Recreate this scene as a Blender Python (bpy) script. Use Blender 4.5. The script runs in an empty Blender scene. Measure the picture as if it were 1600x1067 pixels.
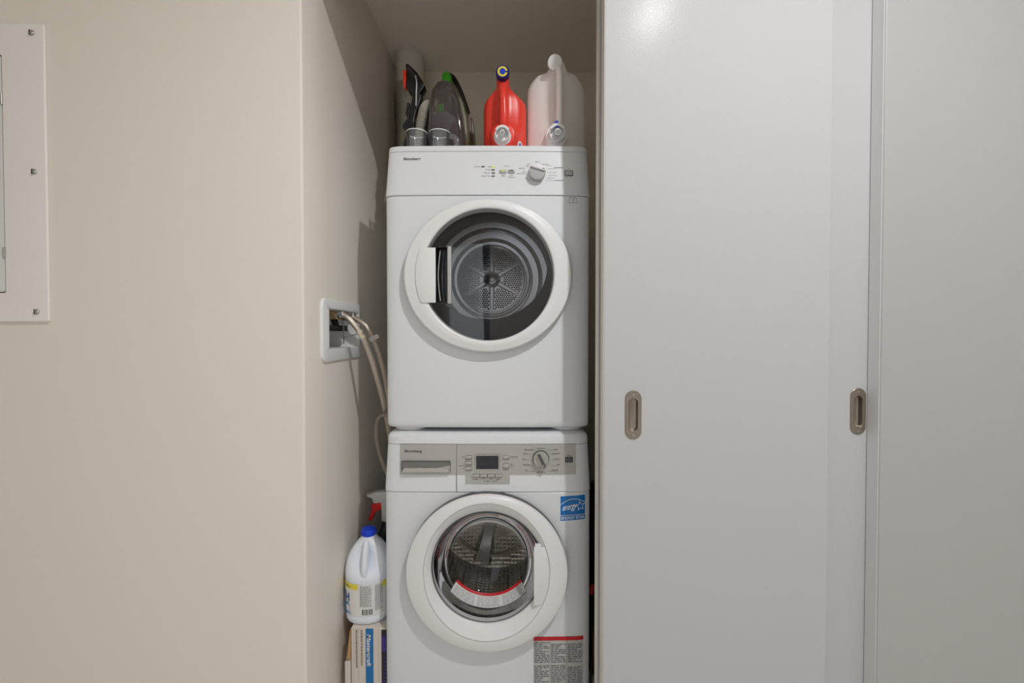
import bpy, bmesh, math, random
from mathutils import Vector, Matrix
random.seed(7)
S = bpy.context.scene
COL = S.collection
R = math.radians
# ------------------------------------------------------------------ camera
EYE = 1.16; PITCH = R(0.95); FPX = 690.0
cam_d = bpy.data.cameras.new('camera'); cam = bpy.data.objects.new('camera', cam_d); COL.objects.link(cam)
cam.location = (0, 0, EYE); cam.rotation_euler = (R(90) - PITCH, 0, 0)
cam_d.sensor_width = 36; cam_d.lens = FPX / 1600 * 36; cam_d.clip_start = 0.02
S.camera = cam
# ------------------------------------------------------------------ world, exposure
W = bpy.data.worlds.new('world'); S.world = W; W.use_nodes = True
W.node_tree.nodes['Background'].inputs[0].default_value = (0.93, 0.97, 1.0, 1)
W.node_tree.nodes['Background'].inputs[1].default_value = 1.35
S.view_settings.view_transform = 'Standard'; S.view_settings.look = 'None'
S.view_settings.gamma = 1; S.view_settings.use_curve_mapping = False
S.view_settings.exposure = 0.12
S.cycles.diffuse_bounces = 8; S.cycles.max_bounces = 16; S.cycles.transparent_max_bounces = 16
LAMP = (0.70, -0.05, 2.766)
LAMP_POWER = 108.0

def at(px, py, Y):
    a = (px - 800) / FPX; b = (533.5 - py) / FPX
    dy = math.cos(PITCH) + b * math.sin(PITCH); dz = -math.sin(PITCH) + b * math.cos(PITCH)
    t = Y / dy
    return (a * t, Y, dz * t + EYE)

# ------------------------------------------------------------------ materials
MATS = {}
def mat(name, col, rough=0.5, metal=0.0, bump=0.0, bscale=200.0, var=0.03, vscale=6.0, trans=0.0, ior=1.45, spec=0.5, coat=0.0, sss=0.0, emit=None, estr=0.0, alpha=1.0, bdist=0.001):
    if name in MATS: return MATS[name]
    m = bpy.data.materials.new(name); m.use_nodes = True
    nt = m.node_tree; n = nt.nodes; b = n['Principled BSDF']
    tc = n.new('ShaderNodeTexCoord')
    nz = n.new('ShaderNodeTexNoise'); nz.inputs['Scale'].default_value = vscale; nz.inputs['Detail'].default_value = 3
    nt.links.new(tc.outputs['Object'], nz.inputs['Vector'])
    rp = n.new('ShaderNodeMapRange'); rp.inputs['To Min'].default_value = 1 - var; rp.inputs['To Max'].default_value = 1 + var
    nt.links.new(nz.outputs['Fac'], rp.inputs['Value'])
    hs = n.new('ShaderNodeHueSaturation'); hs.inputs['Color'].default_value = (*col, 1)
    nt.links.new(rp.outputs['Result'], hs.inputs['Value'])
    nt.links.new(hs.outputs['Color'], b.inputs['Base Color'])
    b.inputs['Roughness'].default_value = rough; b.inputs['Metallic'].default_value = metal
    b.inputs['Transmission Weight'].default_value = trans; b.inputs['IOR'].default_value = ior
    b.inputs['Specular IOR Level'].default_value = spec; b.inputs['Coat Weight'].default_value = coat
    b.inputs['Alpha'].default_value = alpha
    if sss:
        b.inputs['Subsurface Weight'].default_value = sss
        b.inputs['Subsurface Radius'].default_value = (1, 1, 1); b.inputs['Subsurface Scale'].default_value = 0.02
    if emit:
        b.inputs['Emission Color'].default_value = (*emit, 1); b.inputs['Emission Strength'].default_value = estr
    if bump:
        nb = n.new('ShaderNodeTexNoise'); nb.inputs['Scale'].default_value = bscale; nb.inputs['Detail'].default_value = 2
        nt.links.new(tc.outputs['Object'], nb.inputs['Vector'])
        bp = n.new('ShaderNodeBump'); bp.inputs['Strength'].default_value = bump; bp.inputs['Distance'].default_value = bdist
        nt.links.new(nb.outputs['Fac'], bp.inputs['Height']); nt.links.new(bp.outputs['Normal'], b.inputs['Normal'])
    MATS[name] = m
    return m

def thin_glass(name, tint, rough=0.02, fres=1.45, gloss=1.0, edge=None, haze=None, hfac=0.0):
    """thin clear sheet: see-through with a Fresnel reflection"""
    m = bpy.data.materials.new(name); m.use_nodes = True
    nt = m.node_tree; n = nt.nodes; n.remove(n['Principled BSDF']); out = n['Material Output']
    tr = n.new('ShaderNodeBsdfTransparent'); tr.inputs[0].default_value = (*tint, 1)
    gl = n.new('ShaderNodeBsdfGlossy'); gl.inputs['Roughness'].default_value = rough; gl.inputs['Color'].default_value = (gloss, gloss, gloss, 1)
    fr = n.new('ShaderNodeFresnel'); fr.inputs[0].default_value = fres
    mx = n.new('ShaderNodeMixShader')
    nt.links.new(fr.outputs[0], mx.inputs[0]); nt.links.new(mx.outputs[0], out.inputs[0])
    nt.links.new(gl.outputs[0], mx.inputs[2])
    if edge:
        lw = n.new('ShaderNodeLayerWeight'); lw.inputs[0].default_value = 0.35
        cm = n.new('ShaderNodeMixRGB'); cm.inputs[1].default_value = (*tint, 1); cm.inputs[2].default_value = (*edge, 1)
        nt.links.new(lw.outputs['Facing'], cm.inputs[0]); nt.links.new(cm.outputs[0], tr.inputs[0])
    if haze:
        df = n.new('ShaderNodeBsdfDiffuse'); df.inputs[0].default_value = (*haze, 1)
        tl = n.new('ShaderNodeBsdfTranslucent'); tl.inputs[0].default_value = (*haze, 1)
        m1 = n.new('ShaderNodeMixShader'); m1.inputs[0].default_value = 0.5
        nt.links.new(df.outputs[0], m1.inputs[1]); nt.links.new(tl.outputs[0], m1.inputs[2])
        m2 = n.new('ShaderNodeMixShader'); m2.inputs[0].default_value = hfac
        nt.links.new(tr.outputs[0], m2.inputs[1]); nt.links.new(m1.outputs[0], m2.inputs[2]); nt.links.new(m2.outputs[0], mx.inputs[1])
    else: nt.links.new(tr.outputs[0], mx.inputs[1])
    MATS[name] = m
    return m

WALL = mat('wall_paint', (0.82, 0.768, 0.70), 0.55, bump=0.12, bscale=420, var=0.012, vscale=1.5)
CEIL = mat('ceiling_paint', (0.90, 0.85, 0.76), 0.7, bump=0.15, bscale=300, var=0.015)
HALL = mat('hall_paint', (0.84, 0.83, 0.815), 0.6, bump=0.1, bscale=300, var=0.015)
FLOOR = mat('floor_wood', (0.74, 0.71, 0.67), 0.35, var=0.2, vscale=8)
DOOR = mat('door_paint', (0.545, 0.545, 0.555), 0.19, bump=0.16, bscale=330, var=0.01, vscale=2, spec=0.028)
DEDGE = mat('door_edge_paint', (0.80, 0.775, 0.72), 0.4, bump=0.1, bscale=300)
ENAMEL = mat('white_enamel', (0.735, 0.76, 0.79), 0.28, var=0.008, spec=0.5)
PLASTIC = mat('white_plastic', (0.785, 0.79, 0.795), 0.32, var=0.01)
PANELW = mat('panel_steel_paint', (0.88, 0.84, 0.82), 0.4, bump=0.08, bscale=500, var=0.01)
PDOOR = mat('panel_door_paint', (0.70, 0.72, 0.70), 0.4, var=0.01)
SILVER = mat('silver_fascia', (0.46, 0.45, 0.43), 0.42, metal=0.35, bump=0.05, bscale=700)
CHROME = mat('chrome', (0.72, 0.72, 0.72), 0.18, metal=1.0)
STEEL = mat('drum_steel', (0.50, 0.50, 0.51), 0.24, metal=0.95, var=0.08)
GREYP = mat('grey_plastic', (0.45, 0.45, 0.45), 0.4)
DKGREY = mat('dark_grey_plastic', (0.09, 0.09, 0.10), 0.4)
BLACK = mat('black_plastic', (0.010, 0.010, 0.012), 0.3)
BLACKM = mat('black_matte', (0.012, 0.011, 0.010), 0.7)
RUBBER = mat('gasket_rubber', (0.085, 0.088, 0.092), 0.45)
NICKEL = mat('brushed_nickel', (0.33, 0.285, 0.24), 0.38, metal=0.85, bump=0.1, bscale=900, var=0.06, vscale=30)
INK = mat('grey_ink', (0.16, 0.16, 0.17), 0.6)
INKL = mat('pale_ink', (0.42, 0.42, 0.43), 0.6)
LOGO = mat('logo_ink', (0.10, 0.10, 0.11), 0.4)
BRASS = mat('brass', (0.62, 0.47, 0.28), 0.28, metal=0.9)
PIPE = mat('pipe_white', (0.72, 0.70, 0.64), 0.45, bump=0.15, bscale=60, bdist=0.004)
REDJ = mat('red_jug_plastic', (0.82, 0.055, 0.035), 0.30, bump=0.06, bscale=150, sss=0.15)
BLUE = mat('blue_plastic', (0.008, 0.05, 0.62), 0.30)
NAVY = mat('navy_plastic', (0.02, 0.012, 0.13), 0.3)
YELLOW = mat('yellow_plastic', (0.80, 0.68, 0.08), 0.45)
MILK = mat('natural_hdpe', (0.90, 0.88, 0.86), 0.38, sss=0.15, bump=0.06, bscale=120)
WHITEJ = mat('white_bottle_plastic', (0.78, 0.82, 0.90), 0.28, var=0.01)
GREEN = mat('green_plastic', (0.045, 0.36, 0.01), 0.35)
RED = mat('red_plastic', (0.72, 0.02, 0.015), 0.35)
TRED = mat('tab_red', (0.85, 0.06, 0.03), 0.4)
LABELW = mat('label_paper', (0.74, 0.74, 0.72), 0.5)
LABELR = mat('label_red', (0.55, 0.01, 0.02), 0.5)
LABELB = mat('label_blue', (0.005, 0.16, 0.50), 0.4)
STICKW = mat('sticker_white_ink', (0.80, 0.86, 0.92), 0.5)
BOXW = mat('carton_pale', (0.66, 0.60, 0.54), 0.65, bump=0.1, bscale=90, var=0.05)
BOXB = mat('carton_brown', (0.45, 0.27, 0.13), 0.75, var=0.08)
BOXBL = mat('carton_blue', (0.01, 0.16, 0.42), 0.5)
CORD = mat('cord_grey', (0.26, 0.22, 0.19), 0.5)
HOSEG = mat('ribbed_hose_grey', (0.40, 0.38, 0.33), 0.5)
HOSED = mat('ribbed_hose_dark', (0.09, 0.09, 0.09), 0.5)
HOUSE = mat('cleaner_housing', (0.16, 0.155, 0.085), 0.35)
PURP = mat('cleaner_purple', (0.11, 0.06, 0.15), 0.3)
SLATE = mat('cleaner_slate', (0.17, 0.18, 0.22), 0.35)
MAROON = mat('cleaner_maroon', (0.11, 0.045, 0.035), 0.4)
LCD = mat('lcd_glass', (0.03, 0.03, 0.04), 0.2)
LEDON = mat('led_lit', (0.45, 0.5, 0.03), 0.4, emit=(0.6, 0.7, 0.02), estr=0.5)
LEDOFF = mat('led_off', (0.10, 0.11, 0.09), 0.4)
SCREW = mat('zinc_screw', (0.45, 0.45, 0.44), 0.3, metal=0.9)
SMOKE = thin_glass('smoked_plastic', (0.72, 0.68, 0.66), 0.06, 1.45, 0.9, (0.48, 0.43, 0.41), (0.42, 0.37, 0.35), 0.22)
CUPG = thin_glass('clear_cup', (0.95, 0.96, 0.97), 0.10, 1.4, 0.8, (0.80, 0.81, 0.82), (0.85, 0.86, 0.88), 0.14)
WRAP = thin_glass('clear_wrap', (0.92, 0.91, 0.87), 0.12, 1.5, 1.0, (0.78, 0.76, 0.69), (0.80, 0.77, 0.68), 0.10)
DGLASS = thin_glass('dryer_door_glass', (0.74, 0.75, 0.77), 0.015, 1.55)
WGLASS = thin_glass('washer_bowl_glass', (0.90, 0.91, 0.91), 0.02, 1.5, 0.6, (0.62, 0.64, 0.65))
BOTTLEG = thin_glass('spray_bottle_clear', (0.62, 0.64, 0.60), 0.08, 1.45, 1.0, (0.25, 0.26, 0.24))

def braid_mat():
    m = mat('braided_steel', (0.52, 0.46, 0.39), 0.36, metal=0.75)
    nt = m.node_tree; n = nt.nodes; b = n['Principled BSDF']
    tc = n.new('ShaderNodeTexCoord')
    wv = n.new('ShaderNodeTexWave'); wv.inputs['Scale'].default_value = 160; wv.inputs['Distortion'].default_value = 1
    wv.bands_direction = 'DIAGONAL'
    nt.links.new(tc.outputs['Object'], wv.inputs['Vector'])
    bp = n.new('ShaderNodeBump'); bp.inputs['Strength'].default_value = 0.4; bp.inputs['Distance'].default_value = 0.001
    nt.links.new(wv.outputs['Fac'], bp.inputs['Height']); nt.links.new(bp.outputs['Normal'], b.inputs['Normal'])
    return m
BRAID = braid_mat()

def perforated(name, col, hole, scale, thr, metal=0.8, rough=0.32, bump=0.6):
    m = mat(name, col, rough, metal=metal)
    nt = m.node_tree; n = nt.nodes; b = n['Principled BSDF']
    tc = n.new('ShaderNodeTexCoord')
    vo = n.new('ShaderNodeTexVoronoi'); vo.inputs['Scale'].default_value = scale; vo.inputs['Randomness'].default_value = 0.18
    nt.links.new(tc.outputs['Object'], vo.inputs['Vector'])
    mr = n.new('ShaderNodeMapRange'); mr.inputs['From Min'].default_value = thr; mr.inputs['From Max'].default_value = thr + 0.12
    nt.links.new(vo.outputs['Distance'], mr.inputs['Value'])
    mx = n.new('ShaderNodeMixRGB'); mx.inputs[1].default_value = (*hole, 1); mx.inputs[2].default_value = (*col, 1)
    nt.links.new(mr.outputs['Result'], mx.inputs[0]); nt.links.new(mx.outputs[0], b.inputs['Base Color'])
    bp = n.new('ShaderNodeBump'); bp.inputs['Strength'].default_value = bump; bp.inputs['Distance'].default_value = 0.004
    nt.links.new(vo.outputs['Distance'], bp.inputs['Height']); nt.links.new(bp.outputs['Normal'], b.inputs['Normal'])
    return m
WDRUM = perforated('dimpled_drum', (0.66, 0.62, 0.57), (0.06, 0.05, 0.045), 62, 0.22, 0.8, 0.28, 1.0)

# ------------------------------------------------------------------ geometry helpers
def lerp(a, b, t): return a + (b - a) * t
class G:
    def __init__(s): s.v = []; s.f = []
    def add(s, v, f):
        o = len(s.v); s.v += [tuple(p) for p in v]; s.f += [tuple(i + o for i in q) for q in f]; return s
    def loft(s, rings, closed=True, cap0=True, cap1=True):
        n = len(rings[0]); v = [p for r in rings for p in r]; f = []
        for i in range(len(rings) - 1):
            for j in range(n if closed else n - 1):
                k = (j + 1) % n
                f.append((i * n + j, i * n + k, (i + 1) * n + k, (i + 1) * n + j))
        if cap0: f.append(tuple(range(n))[::-1])
        if cap1: f.append(tuple((len(rings) - 1) * n + j for j in range(n)))
        return s.add(v, f)
    def box(s, x0, x1, y0, y1, z0, z1):
        v = [(x, y, z) for z in (z0, z1) for y in (y0, y1) for x in (x0, x1)]
        return s.add(v, [(0, 2, 3, 1), (4, 5, 7, 6), (0, 1, 5, 4), (2, 6, 7, 3), (0, 4, 6, 2), (1, 3, 7, 5)])
    def bm(s, bm):
        bm.verts.ensure_lookup_table(); bm.verts.index_update()
        s.add([v.co[:] for v in bm.verts], [[v.index for v in f.verts] for f in bm.faces]); bm.free(); return s
    def rbox(s, x0, x1, y0, y1, z0, z1, r=0.004, seg=3, M=None):
        bm = bmesh.new(); bmesh.ops.create_cube(bm, size=1)
        for v in bm.verts: v.co = Vector((lerp(x0, x1, v.co.x + .5), lerp(y0, y1, v.co.y + .5), lerp(z0, z1, v.co.z + .5)))
        bmesh.ops.bevel(bm, geom=bm.edges[:], offset=r, segments=seg, profile=0.5, affect='EDGES')
        if M: bmesh.ops.transform(bm, matrix=M, verts=bm.verts[:])
        return s.bm(bm)
    def prism(s, poly, y0, y1, r=0.0, seg=2):
        """outline in x,z pushed from y0 to y1, its rims rounded"""
        bm = bmesh.new()
        a = [bm.verts.new((p[0], y0, p[1])) for p in poly]; b = [bm.verts.new((p[0], y1, p[1])) for p in poly]
        n = len(poly); bm.faces.new(a); bm.faces.new(b[::-1])
        for i in range(n): bm.faces.new((a[i], b[i], b[(i + 1) % n], a[(i + 1) % n]))
        bmesh.ops.recalc_face_normals(bm, faces=bm.faces[:])
        if r:
            e = [e for e in bm.edges if abs(e.verts[0].co.y - e.verts[1].co.y) < 1e-7]
            bmesh.ops.bevel(bm, geom=e, offset=r, segments=seg, profile=0.5, affect='EDGES', clamp_overlap=True)
        return s.bm(bm)
    def tube(s, path, rad, n=12, cap=True):
        P = [Vector(p) for p in path]; rings = []
        t0 = (P[1] - P[0]).normalized(); up = Vector((0, 0, 1)) if abs(t0.z) < .9 else Vector((1, 0, 0))
        nx = t0.cross(up).normalized()
        for i, p in enumerate(P):
            t = (P[min(i + 1, len(P) - 1)] - P[max(i - 1, 0)]).normalized()
            nx = (nx - t * nx.dot(t)).normalized(); ny = t.cross(nx)
            r = rad[i] if isinstance(rad, (list, tuple)) else rad
            rx, ry = r if isinstance(r, (list, tuple)) else (r, r)
            rings.append([tuple(p + nx * (rx * math.cos(a)) + ny * (ry * math.sin(a))) for a in [2 * math.pi * k / n for k in range(n)]])
        return s.loft(rings, True, cap, cap)
    def cyl(s, p0, p1, r0, r1=None, n=24): return s.tube([p0, p1], [r0, r0 if r1 is None else r1], n)
    def lathe(s, prof, c, axis='Z', n=48, ex=1.0, ez=1.0, cap0=False, cap1=False):
        rings = []
        for r, t in prof:
            ring = []
            for k in range(n):
                a = 2 * math.pi * k / n; ca, sa = math.cos(a) * r * ex, math.sin(a) * r * ez
                ring.append((c[0] + ca, c[1] + sa, c[2] + t) if axis == 'Z' else (c[0] + ca, c[1] + t, c[2] + sa) if axis == 'Y' else (c[0] + t, c[1] + ca, c[2] + sa))
            rings.append(ring)
        return s.loft(rings, True, cap0, cap1)
    def ell(s, secs, n=96, cap0=False, cap1=False):
        """rings facing -Y: (cx, cz, a, b, y)"""
        return s.loft([[(cx + a * math.cos(2 * math.pi * k / n), y, cz + b * math.sin(2 * math.pi * k / n)) for k in range(n)] for cx, cz, a, b, y in secs], True, cap0, cap1)

def link(o, parent=None):
    COL.objects.link(o)
    if parent is not None:
        o.parent = parent
        if parent.type == 'EMPTY': o.matrix_parent_inverse = Matrix.Translation(-parent.location)
    return o
def build(name, g, m, parent=None, ang=38, flip=True):
    assert max(max(q) for q in g.f) < len(g.v), name
    me = bpy.data.meshes.new(name); me.from_pydata(g.v, [], g.f); me.update()
    bm = bmesh.new(); bm.from_mesh(me)
    if flip: bmesh.ops.recalc_face_normals(bm, faces=bm.faces[:])
    bm.to_mesh(me); bm.free()
    me.polygons.foreach_set('use_smooth', [True] * len(me.polygons)); me.set_sharp_from_angle(angle=R(ang))
    me.materials.append(m)
    return link(bpy.data.objects.new(name, me), parent)
def thing(name, loc, label, cat, group=None):
    o = bpy.data.objects.new(name, None); o.location = loc; o.empty_display_size = 0.05; COL.objects.link(o)
    return tag(o, label, cat, group)
def tag(o, label, cat, group=None):
    o['label'] = label; o['category'] = cat
    if group: o['group'] = group
    return o
def struct(o, label=None, cat=None):
    o['kind'] = 'structure'
    if label: o['label'] = label
    if cat: o['category'] = cat
    return o
def cut(o, g):
    """take shape g out of o for good"""
    c = build('cutter', g, BLACK); md = o.modifiers.new('cut', 'BOOLEAN'); md.object = c; md.operation = 'DIFFERENCE'; md.solver = 'EXACT'
    bpy.context.view_layer.update()
    dg = bpy.context.evaluated_depsgraph_get(); me = bpy.data.meshes.new_from_object(o.evaluated_get(dg))
    o.modifiers.clear(); o.data = me
    bpy.data.objects.remove(c)
    me.polygons.foreach_set('use_smooth', [True] * len(me.polygons)); me.set_sharp_from_angle(angle=R(30))
def catmull(pts, m=6):
    P = [Vector(p) for p in pts]; P = [P[0] * 2 - P[1]] + P + [P[-1] * 2 - P[-2]]; out = []
    for i in range(1, len(P) - 2):
        for k in range(m):
            t = k / m; a, b, c, d = P[i - 1:i + 3]
            out.append(tuple(0.5 * ((2 * b) + (c - a) * t + (2 * a - 5 * b + 4 * c - d) * t * t + (3 * b - a - 3 * c + d) * t ** 3)))
    out.append(tuple(P[-2])); return out
def rrect(x0, x1, z0, z1, r, n=5):
    out = []
    for cx, cz, a0 in ((x1 - r, z1 - r, 0), (x0 + r, z1 - r, 90), (x0 + r, z0 + r, 180), (x1 - r, z0 + r, 270)):
        for k in range(n + 1):
            a = R(a0 + 90 * k / n); out.append((cx + r * math.cos(a), cz + r * math.sin(a)))
    return out
# flat print and plates that follow a curved front: surf(x, z) -> y
def srect(g, surf, x0, x1, z0, z1, off, thick=0.0006, n=8, shear=0.0):
    top = []; bot = []
    for k in range(n + 1):
        x = lerp(x0, x1, k / n); dz = shear * (x - x0)
        for L, o in ((top, off), (bot, off - thick)):
            L.append([(x, surf(x, z0 + dz) - o, z0 + dz), (x, surf(x, z1 + dz) - o, z1 + dz)])
    rings = [[t[0], t[1], b[1], b[0]] for t, b in zip(top, bot)]
    return g.loft(rings, True, True, True)
def stroke(g, surf, pts, w, off):
    for (xa, za), (xb, zb) in zip(pts, pts[1:]):
        d = Vector((xb - xa, zb - za)); L = d.length
        if L < 1e-6: continue
        d /= L; nx, nz = -d.y * w / 2, d.x * w / 2
        q = [(xa + nx - d.x * w * .3, za + nz - d.y * w * .3), (xb + nx + d.x * w * .3, zb + nz + d.y * w * .3), (xb - nx + d.x * w * .3, zb - nz + d.y * w * .3), (xa - nx - d.x * w * .3, za - nz - d.y * w * .3)]
        g.add([(x, surf(x, z) - off, z) for x, z in q], [(0, 1, 2, 3)])
    return g
def text_pts(s, width=None, height=None, shear=0.0, bold=0.0):
    """letters as a flat mesh in x,y starting at 0,0"""
    cu = bpy.data.curves.new('lettering', 'FONT'); cu.body = s; cu.size = 1; cu.shear = shear; cu.offset = bold; cu.resolution_u = 3
    o = bpy.data.objects.new('lettering', cu); COL.objects.link(o); bpy.context.view_layer.update()
    me = bpy.data.meshes.new_from_object(o.evaluated_get(bpy.context.evaluated_depsgraph_get()))
    v = [(p.co.x, p.co.y) for p in me.vertices]; f = [tuple(p.vertices) for p in me.polygons]
    bpy.data.objects.remove(o); bpy.data.curves.remove(cu); bpy.data.meshes.remove(me)
    x0 = min(p[0] for p in v); x1 = max(p[0] for p in v); y0 = min(p[1] for p in v); y1 = max(p[1] for p in v)
    sx = width / (x1 - x0); sy = height / (y1 - y0) if height else sx
    return [((x - x0) * sx, (y - y0) * sy) for x, y in v], f
def text_on(g, fn, s, width, height=None, shear=0.0, bold=0.0):
    v, f = text_pts(s, width, height, shear, bold); return g.add([fn(x, y) for x, y in v], f)
def fine_print(g, surf, x0, x1, z0, z1, lines, off, fill=0.62, shear=0.0, gaps=()):
    h = (z1 - z0) / lines
    for i in range(lines):
        if i in gaps: continue
        z = z1 - (i + 1) * h; x = x0; end = x1 if random.random() < .75 else lerp(x0, x1, random.uniform(.45, .9))
        while x < end - 0.001:
            w = min(random.uniform(.12, .4) * (x1 - x0), end - x); dz = shear * (x - x0)
            g.add([(a, surf(a, b) - off, b) for a, b in ((x, z + dz), (x + w, z + dz), (x + w, z + h * fill + dz), (x, z + h * fill + dz))], [(0, 1, 2, 3)])
            x += w + 0.06 * (x1 - x0)
    return g

# ------------------------------------------------------------------ the setting
XL = -0.5205; YF = 1.104; YB = 2.03; ZC = 2.352; ZH = 2.78; XR = 0.9235; ZHEAD = 2.145
g = G()
HY0, HY1, HZ0, HZ1 = 1.243, 1.482, 1.118, 1.232            # outlet box hole in the closet's side wall
sec = [(-2.6, YF), (XL - .006, YF)] + [(XL - .006 + .006 * math.sin(R(a)), YF + .006 - .006 * math.cos(R(a))) for a in (22, 45, 68)] + [(XL, YF + .006), (XL, HY0), (XL - .14, HY0), (XL - .14, YF + .12), (-2.6, YF + .12)]
g.loft([[(x, y, z) for x, y in sec] for z in (0, ZH)])
g.box(XL - .14, XL, HY0, HY1, 0, HZ0); g.box(XL - .14, XL, HY0, HY1, HZ1, ZH); g.box(XL - .14, XL, HY1, YB + .1, 0, ZH)
struct(build('wall_left', g, WALL))
CLOSET = mat('wall_paint_lifted', (0.90, 0.84, 0.74), 0.6, bump=0.12, bscale=420, var=0.012, vscale=1.5)  # same wall paint, colour raised to stand in for light missing in the closet
struct(build('wall_right', G().box(.42, .55, 1.19, YB + .1, 0, ZH), CLOSET))
struct(build('wall_back', G().box(XL - .14, .55, YB, YB + .1, 0, ZH), CLOSET))
g = G()
sec = [(2.6, YF)] + [(XR + .004, YF)] + [(XR + .004 - .004 * math.sin(R(a)), YF + .004 - .004 * math.cos(R(a))) for a in (22, 45, 68)] + [(XR, YF + .004), (XR, YF + .0395), (XR + .2, YF + .0395), (2.6, YF + .0395)]
g.loft([[(x, y, z) for x, y in sec] for z in (0, ZH)])
struct(build('wall_right', g, mat('right_wall_paint', (0.455, 0.452, 0.447), 0.45, bump=0.1, bscale=300, var=0.01)))
struct(build('trim_2', G().box(XR - .0012, XR + .0005, YF + .0035, YF + .0392, 0, ZHEAD), mat('jamb_paint', (0.80, 0.80, 0.80), 0.4, bump=0.1, bscale=300)))
struct(build('wall_header', G().box(XL, XR, YF, YF + .02, ZHEAD, ZH).box(XL, XR + .2, 1.19, 1.25, ZHEAD, ZH), WALL))
struct(build('ceiling', G().box(XL, .42, 1.25, YB, ZC, ZC + .08), CEIL))
struct(build('floor', G().box(-4, 2.6, -4.5, YB, -.05, 0), FLOOR))
struct(build('ceiling', G().box(-2.6, 2.6, -1.3, YF, ZH, ZH + .05), CEIL))
g = G().box(-.25, 2.6, -1.4, -1.3, 0, ZH).box(-.85, -.25, -1.4, -1.3, 2.10, ZH).box(-2.6, -.85, -1.4, -1.3, 0, ZH).box(-2.7, -2.6, -1.4, 1.23, 0, ZH).box(2.6, 2.7, -1.4, 1.15, 0, ZH)
struct(build('wall_rear', g, HALL))
g = G().box(-.27, -.18, -1.42, -1.28, 0, 2.10)
struct(build('trim_1', g, DKGREY))

# sliding doors with their sunk pulls
def pull(door, cx, cz, y):
    h, w = 0.0605, 0.0205
    g = G(); n = 40
    def stad(a, b, yy):
        out = []
        for k in range(n):
            t = 2 * math.pi * k / n; out.append((cx + a * math.cos(t), yy, cz + (b - a) * (1 if math.sin(t) >= 0 else -1) + a * math.sin(t)))
        return out
    g.loft([stad(w, h, y + .001), stad(w, h, y - .0012), stad(w - .0012, h - .0012, y - .0024), stad(.0118, .0415, y - .0024), stad(.0108, .0405, y - .0012), stad(.0104, .040, y + .012), stad(.006, .036, y + .014)], True, False, True)
    p = build('pull_handle', g, NICKEL, door, 30); p['label'] = 'oval brushed nickel flush pull'
    for s in (-1, 1):
        z = cz + s * .0505
        gs = G().lathe([(.0030, 0), (.0028, -.0008), (.0016, -.0011)], (cx, y - .0024, z), 'Y', 12, cap1=True)
        build('screw', gs, SCREW, p)
def slab(name, x0, x1, y0, y1, holes, m=DOOR):
    g = G().rbox(x0, x1, y0, y1, .012, 2.16, .0012, 1)
    o = build(name, g, m)
    for cx, cz in holes:
        c = G(); n = 24
        ring = [(cx + .0125 * math.cos(2 * math.pi * k / n), cz + (.0295 if math.sin(2 * math.pi * k / n) >= 0 else -.0295) + .0125 * math.sin(2 * math.pi * k / n)) for k in range(n)]
        c.loft([[(x, yy, z) for x, z in ring] for yy in (y0 - .02, y0 + .018)])
        cut(o, c)
    return o
D1Y, D2Y = 1.09, 1.1455
d1 = struct(slab('door_1', .2275, .784, D1Y, D1Y + .038, [(.300, .9605)]))
pull(d1, .300, .9605, D1Y)
build('edge_band', G().rbox(.2262, .2275, D1Y + .001, D1Y + .037, .02, 2.15, .0004, 1), DEDGE, d1)
d2 = struct(slab('door_2', .2245, 1.18, D2Y, D2Y + .038, [(.8995, .9595)]))
pull(d2, .8995, .9595, D2Y)
build('edge_band', G().rbox(.2232, .2245, D2Y + .001, D2Y + .037, .02, 2.15, .0004, 1), DEDGE, d2)

# ceiling downlight of the hall (above the frame)
lt = thing('ceiling_downlight', (LAMP[0], LAMP[1], ZH), 'white recessed ceiling downlight above the closet doors', 'light')
build('trim_ring', G().lathe([(.055, 0), (.055, -.004), (.048, -.007), (.036, -.004), (.034, .0)], (LAMP[0], LAMP[1], ZH), 'Z', 40), PLASTIC, lt)
ld = bpy.data.lights.new('downlight_beam', 'SPOT'); ld.energy = LAMP_POWER; ld.spot_size = R(176); ld.spot_blend = 0.75
ld.shadow_soft_size = 0.030; ld.color = (0.985, 0.99, 1.0)
lo = bpy.data.objects.new('downlight_beam', ld); lo.location = (LAMP[0], LAMP[1], LAMP[2] + .004); link(lo, lt)

# ------------------------------------------------------------------ machines
MX = -0.071
def front(xl, w, yf, bow=0.005, cw=0.042, cd=0.018):
    a = min(abs(xl), w); y = yf + bow * (a / w) ** 2
    if a > w - cw: u = (a - (w - cw)) / cw; y += cd * (1 - math.sqrt(max(0, 1 - u * u)))
    return y
def mring(w, yf, yb, z, n=28, cw=0.042, cd=0.018):
    c = w - cw; fine = [c + cw * math.sin(R(a)) for a in (15, 30, 45, 60, 72, 82)] + [w]
    xs = [-f for f in fine[::-1]] + [lerp(-c, c, k / n) for k in range(n + 1)] + fine
    return [(MX + x, front(x, w, yf, cw=cw, cd=cd), z) for x in xs] + [(MX + w, yb, z), (MX - w, yb, z)]
def machine(secs, yb): return G().loft([mring(w, yf, yb, z) for z, w, yf in secs])

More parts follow.
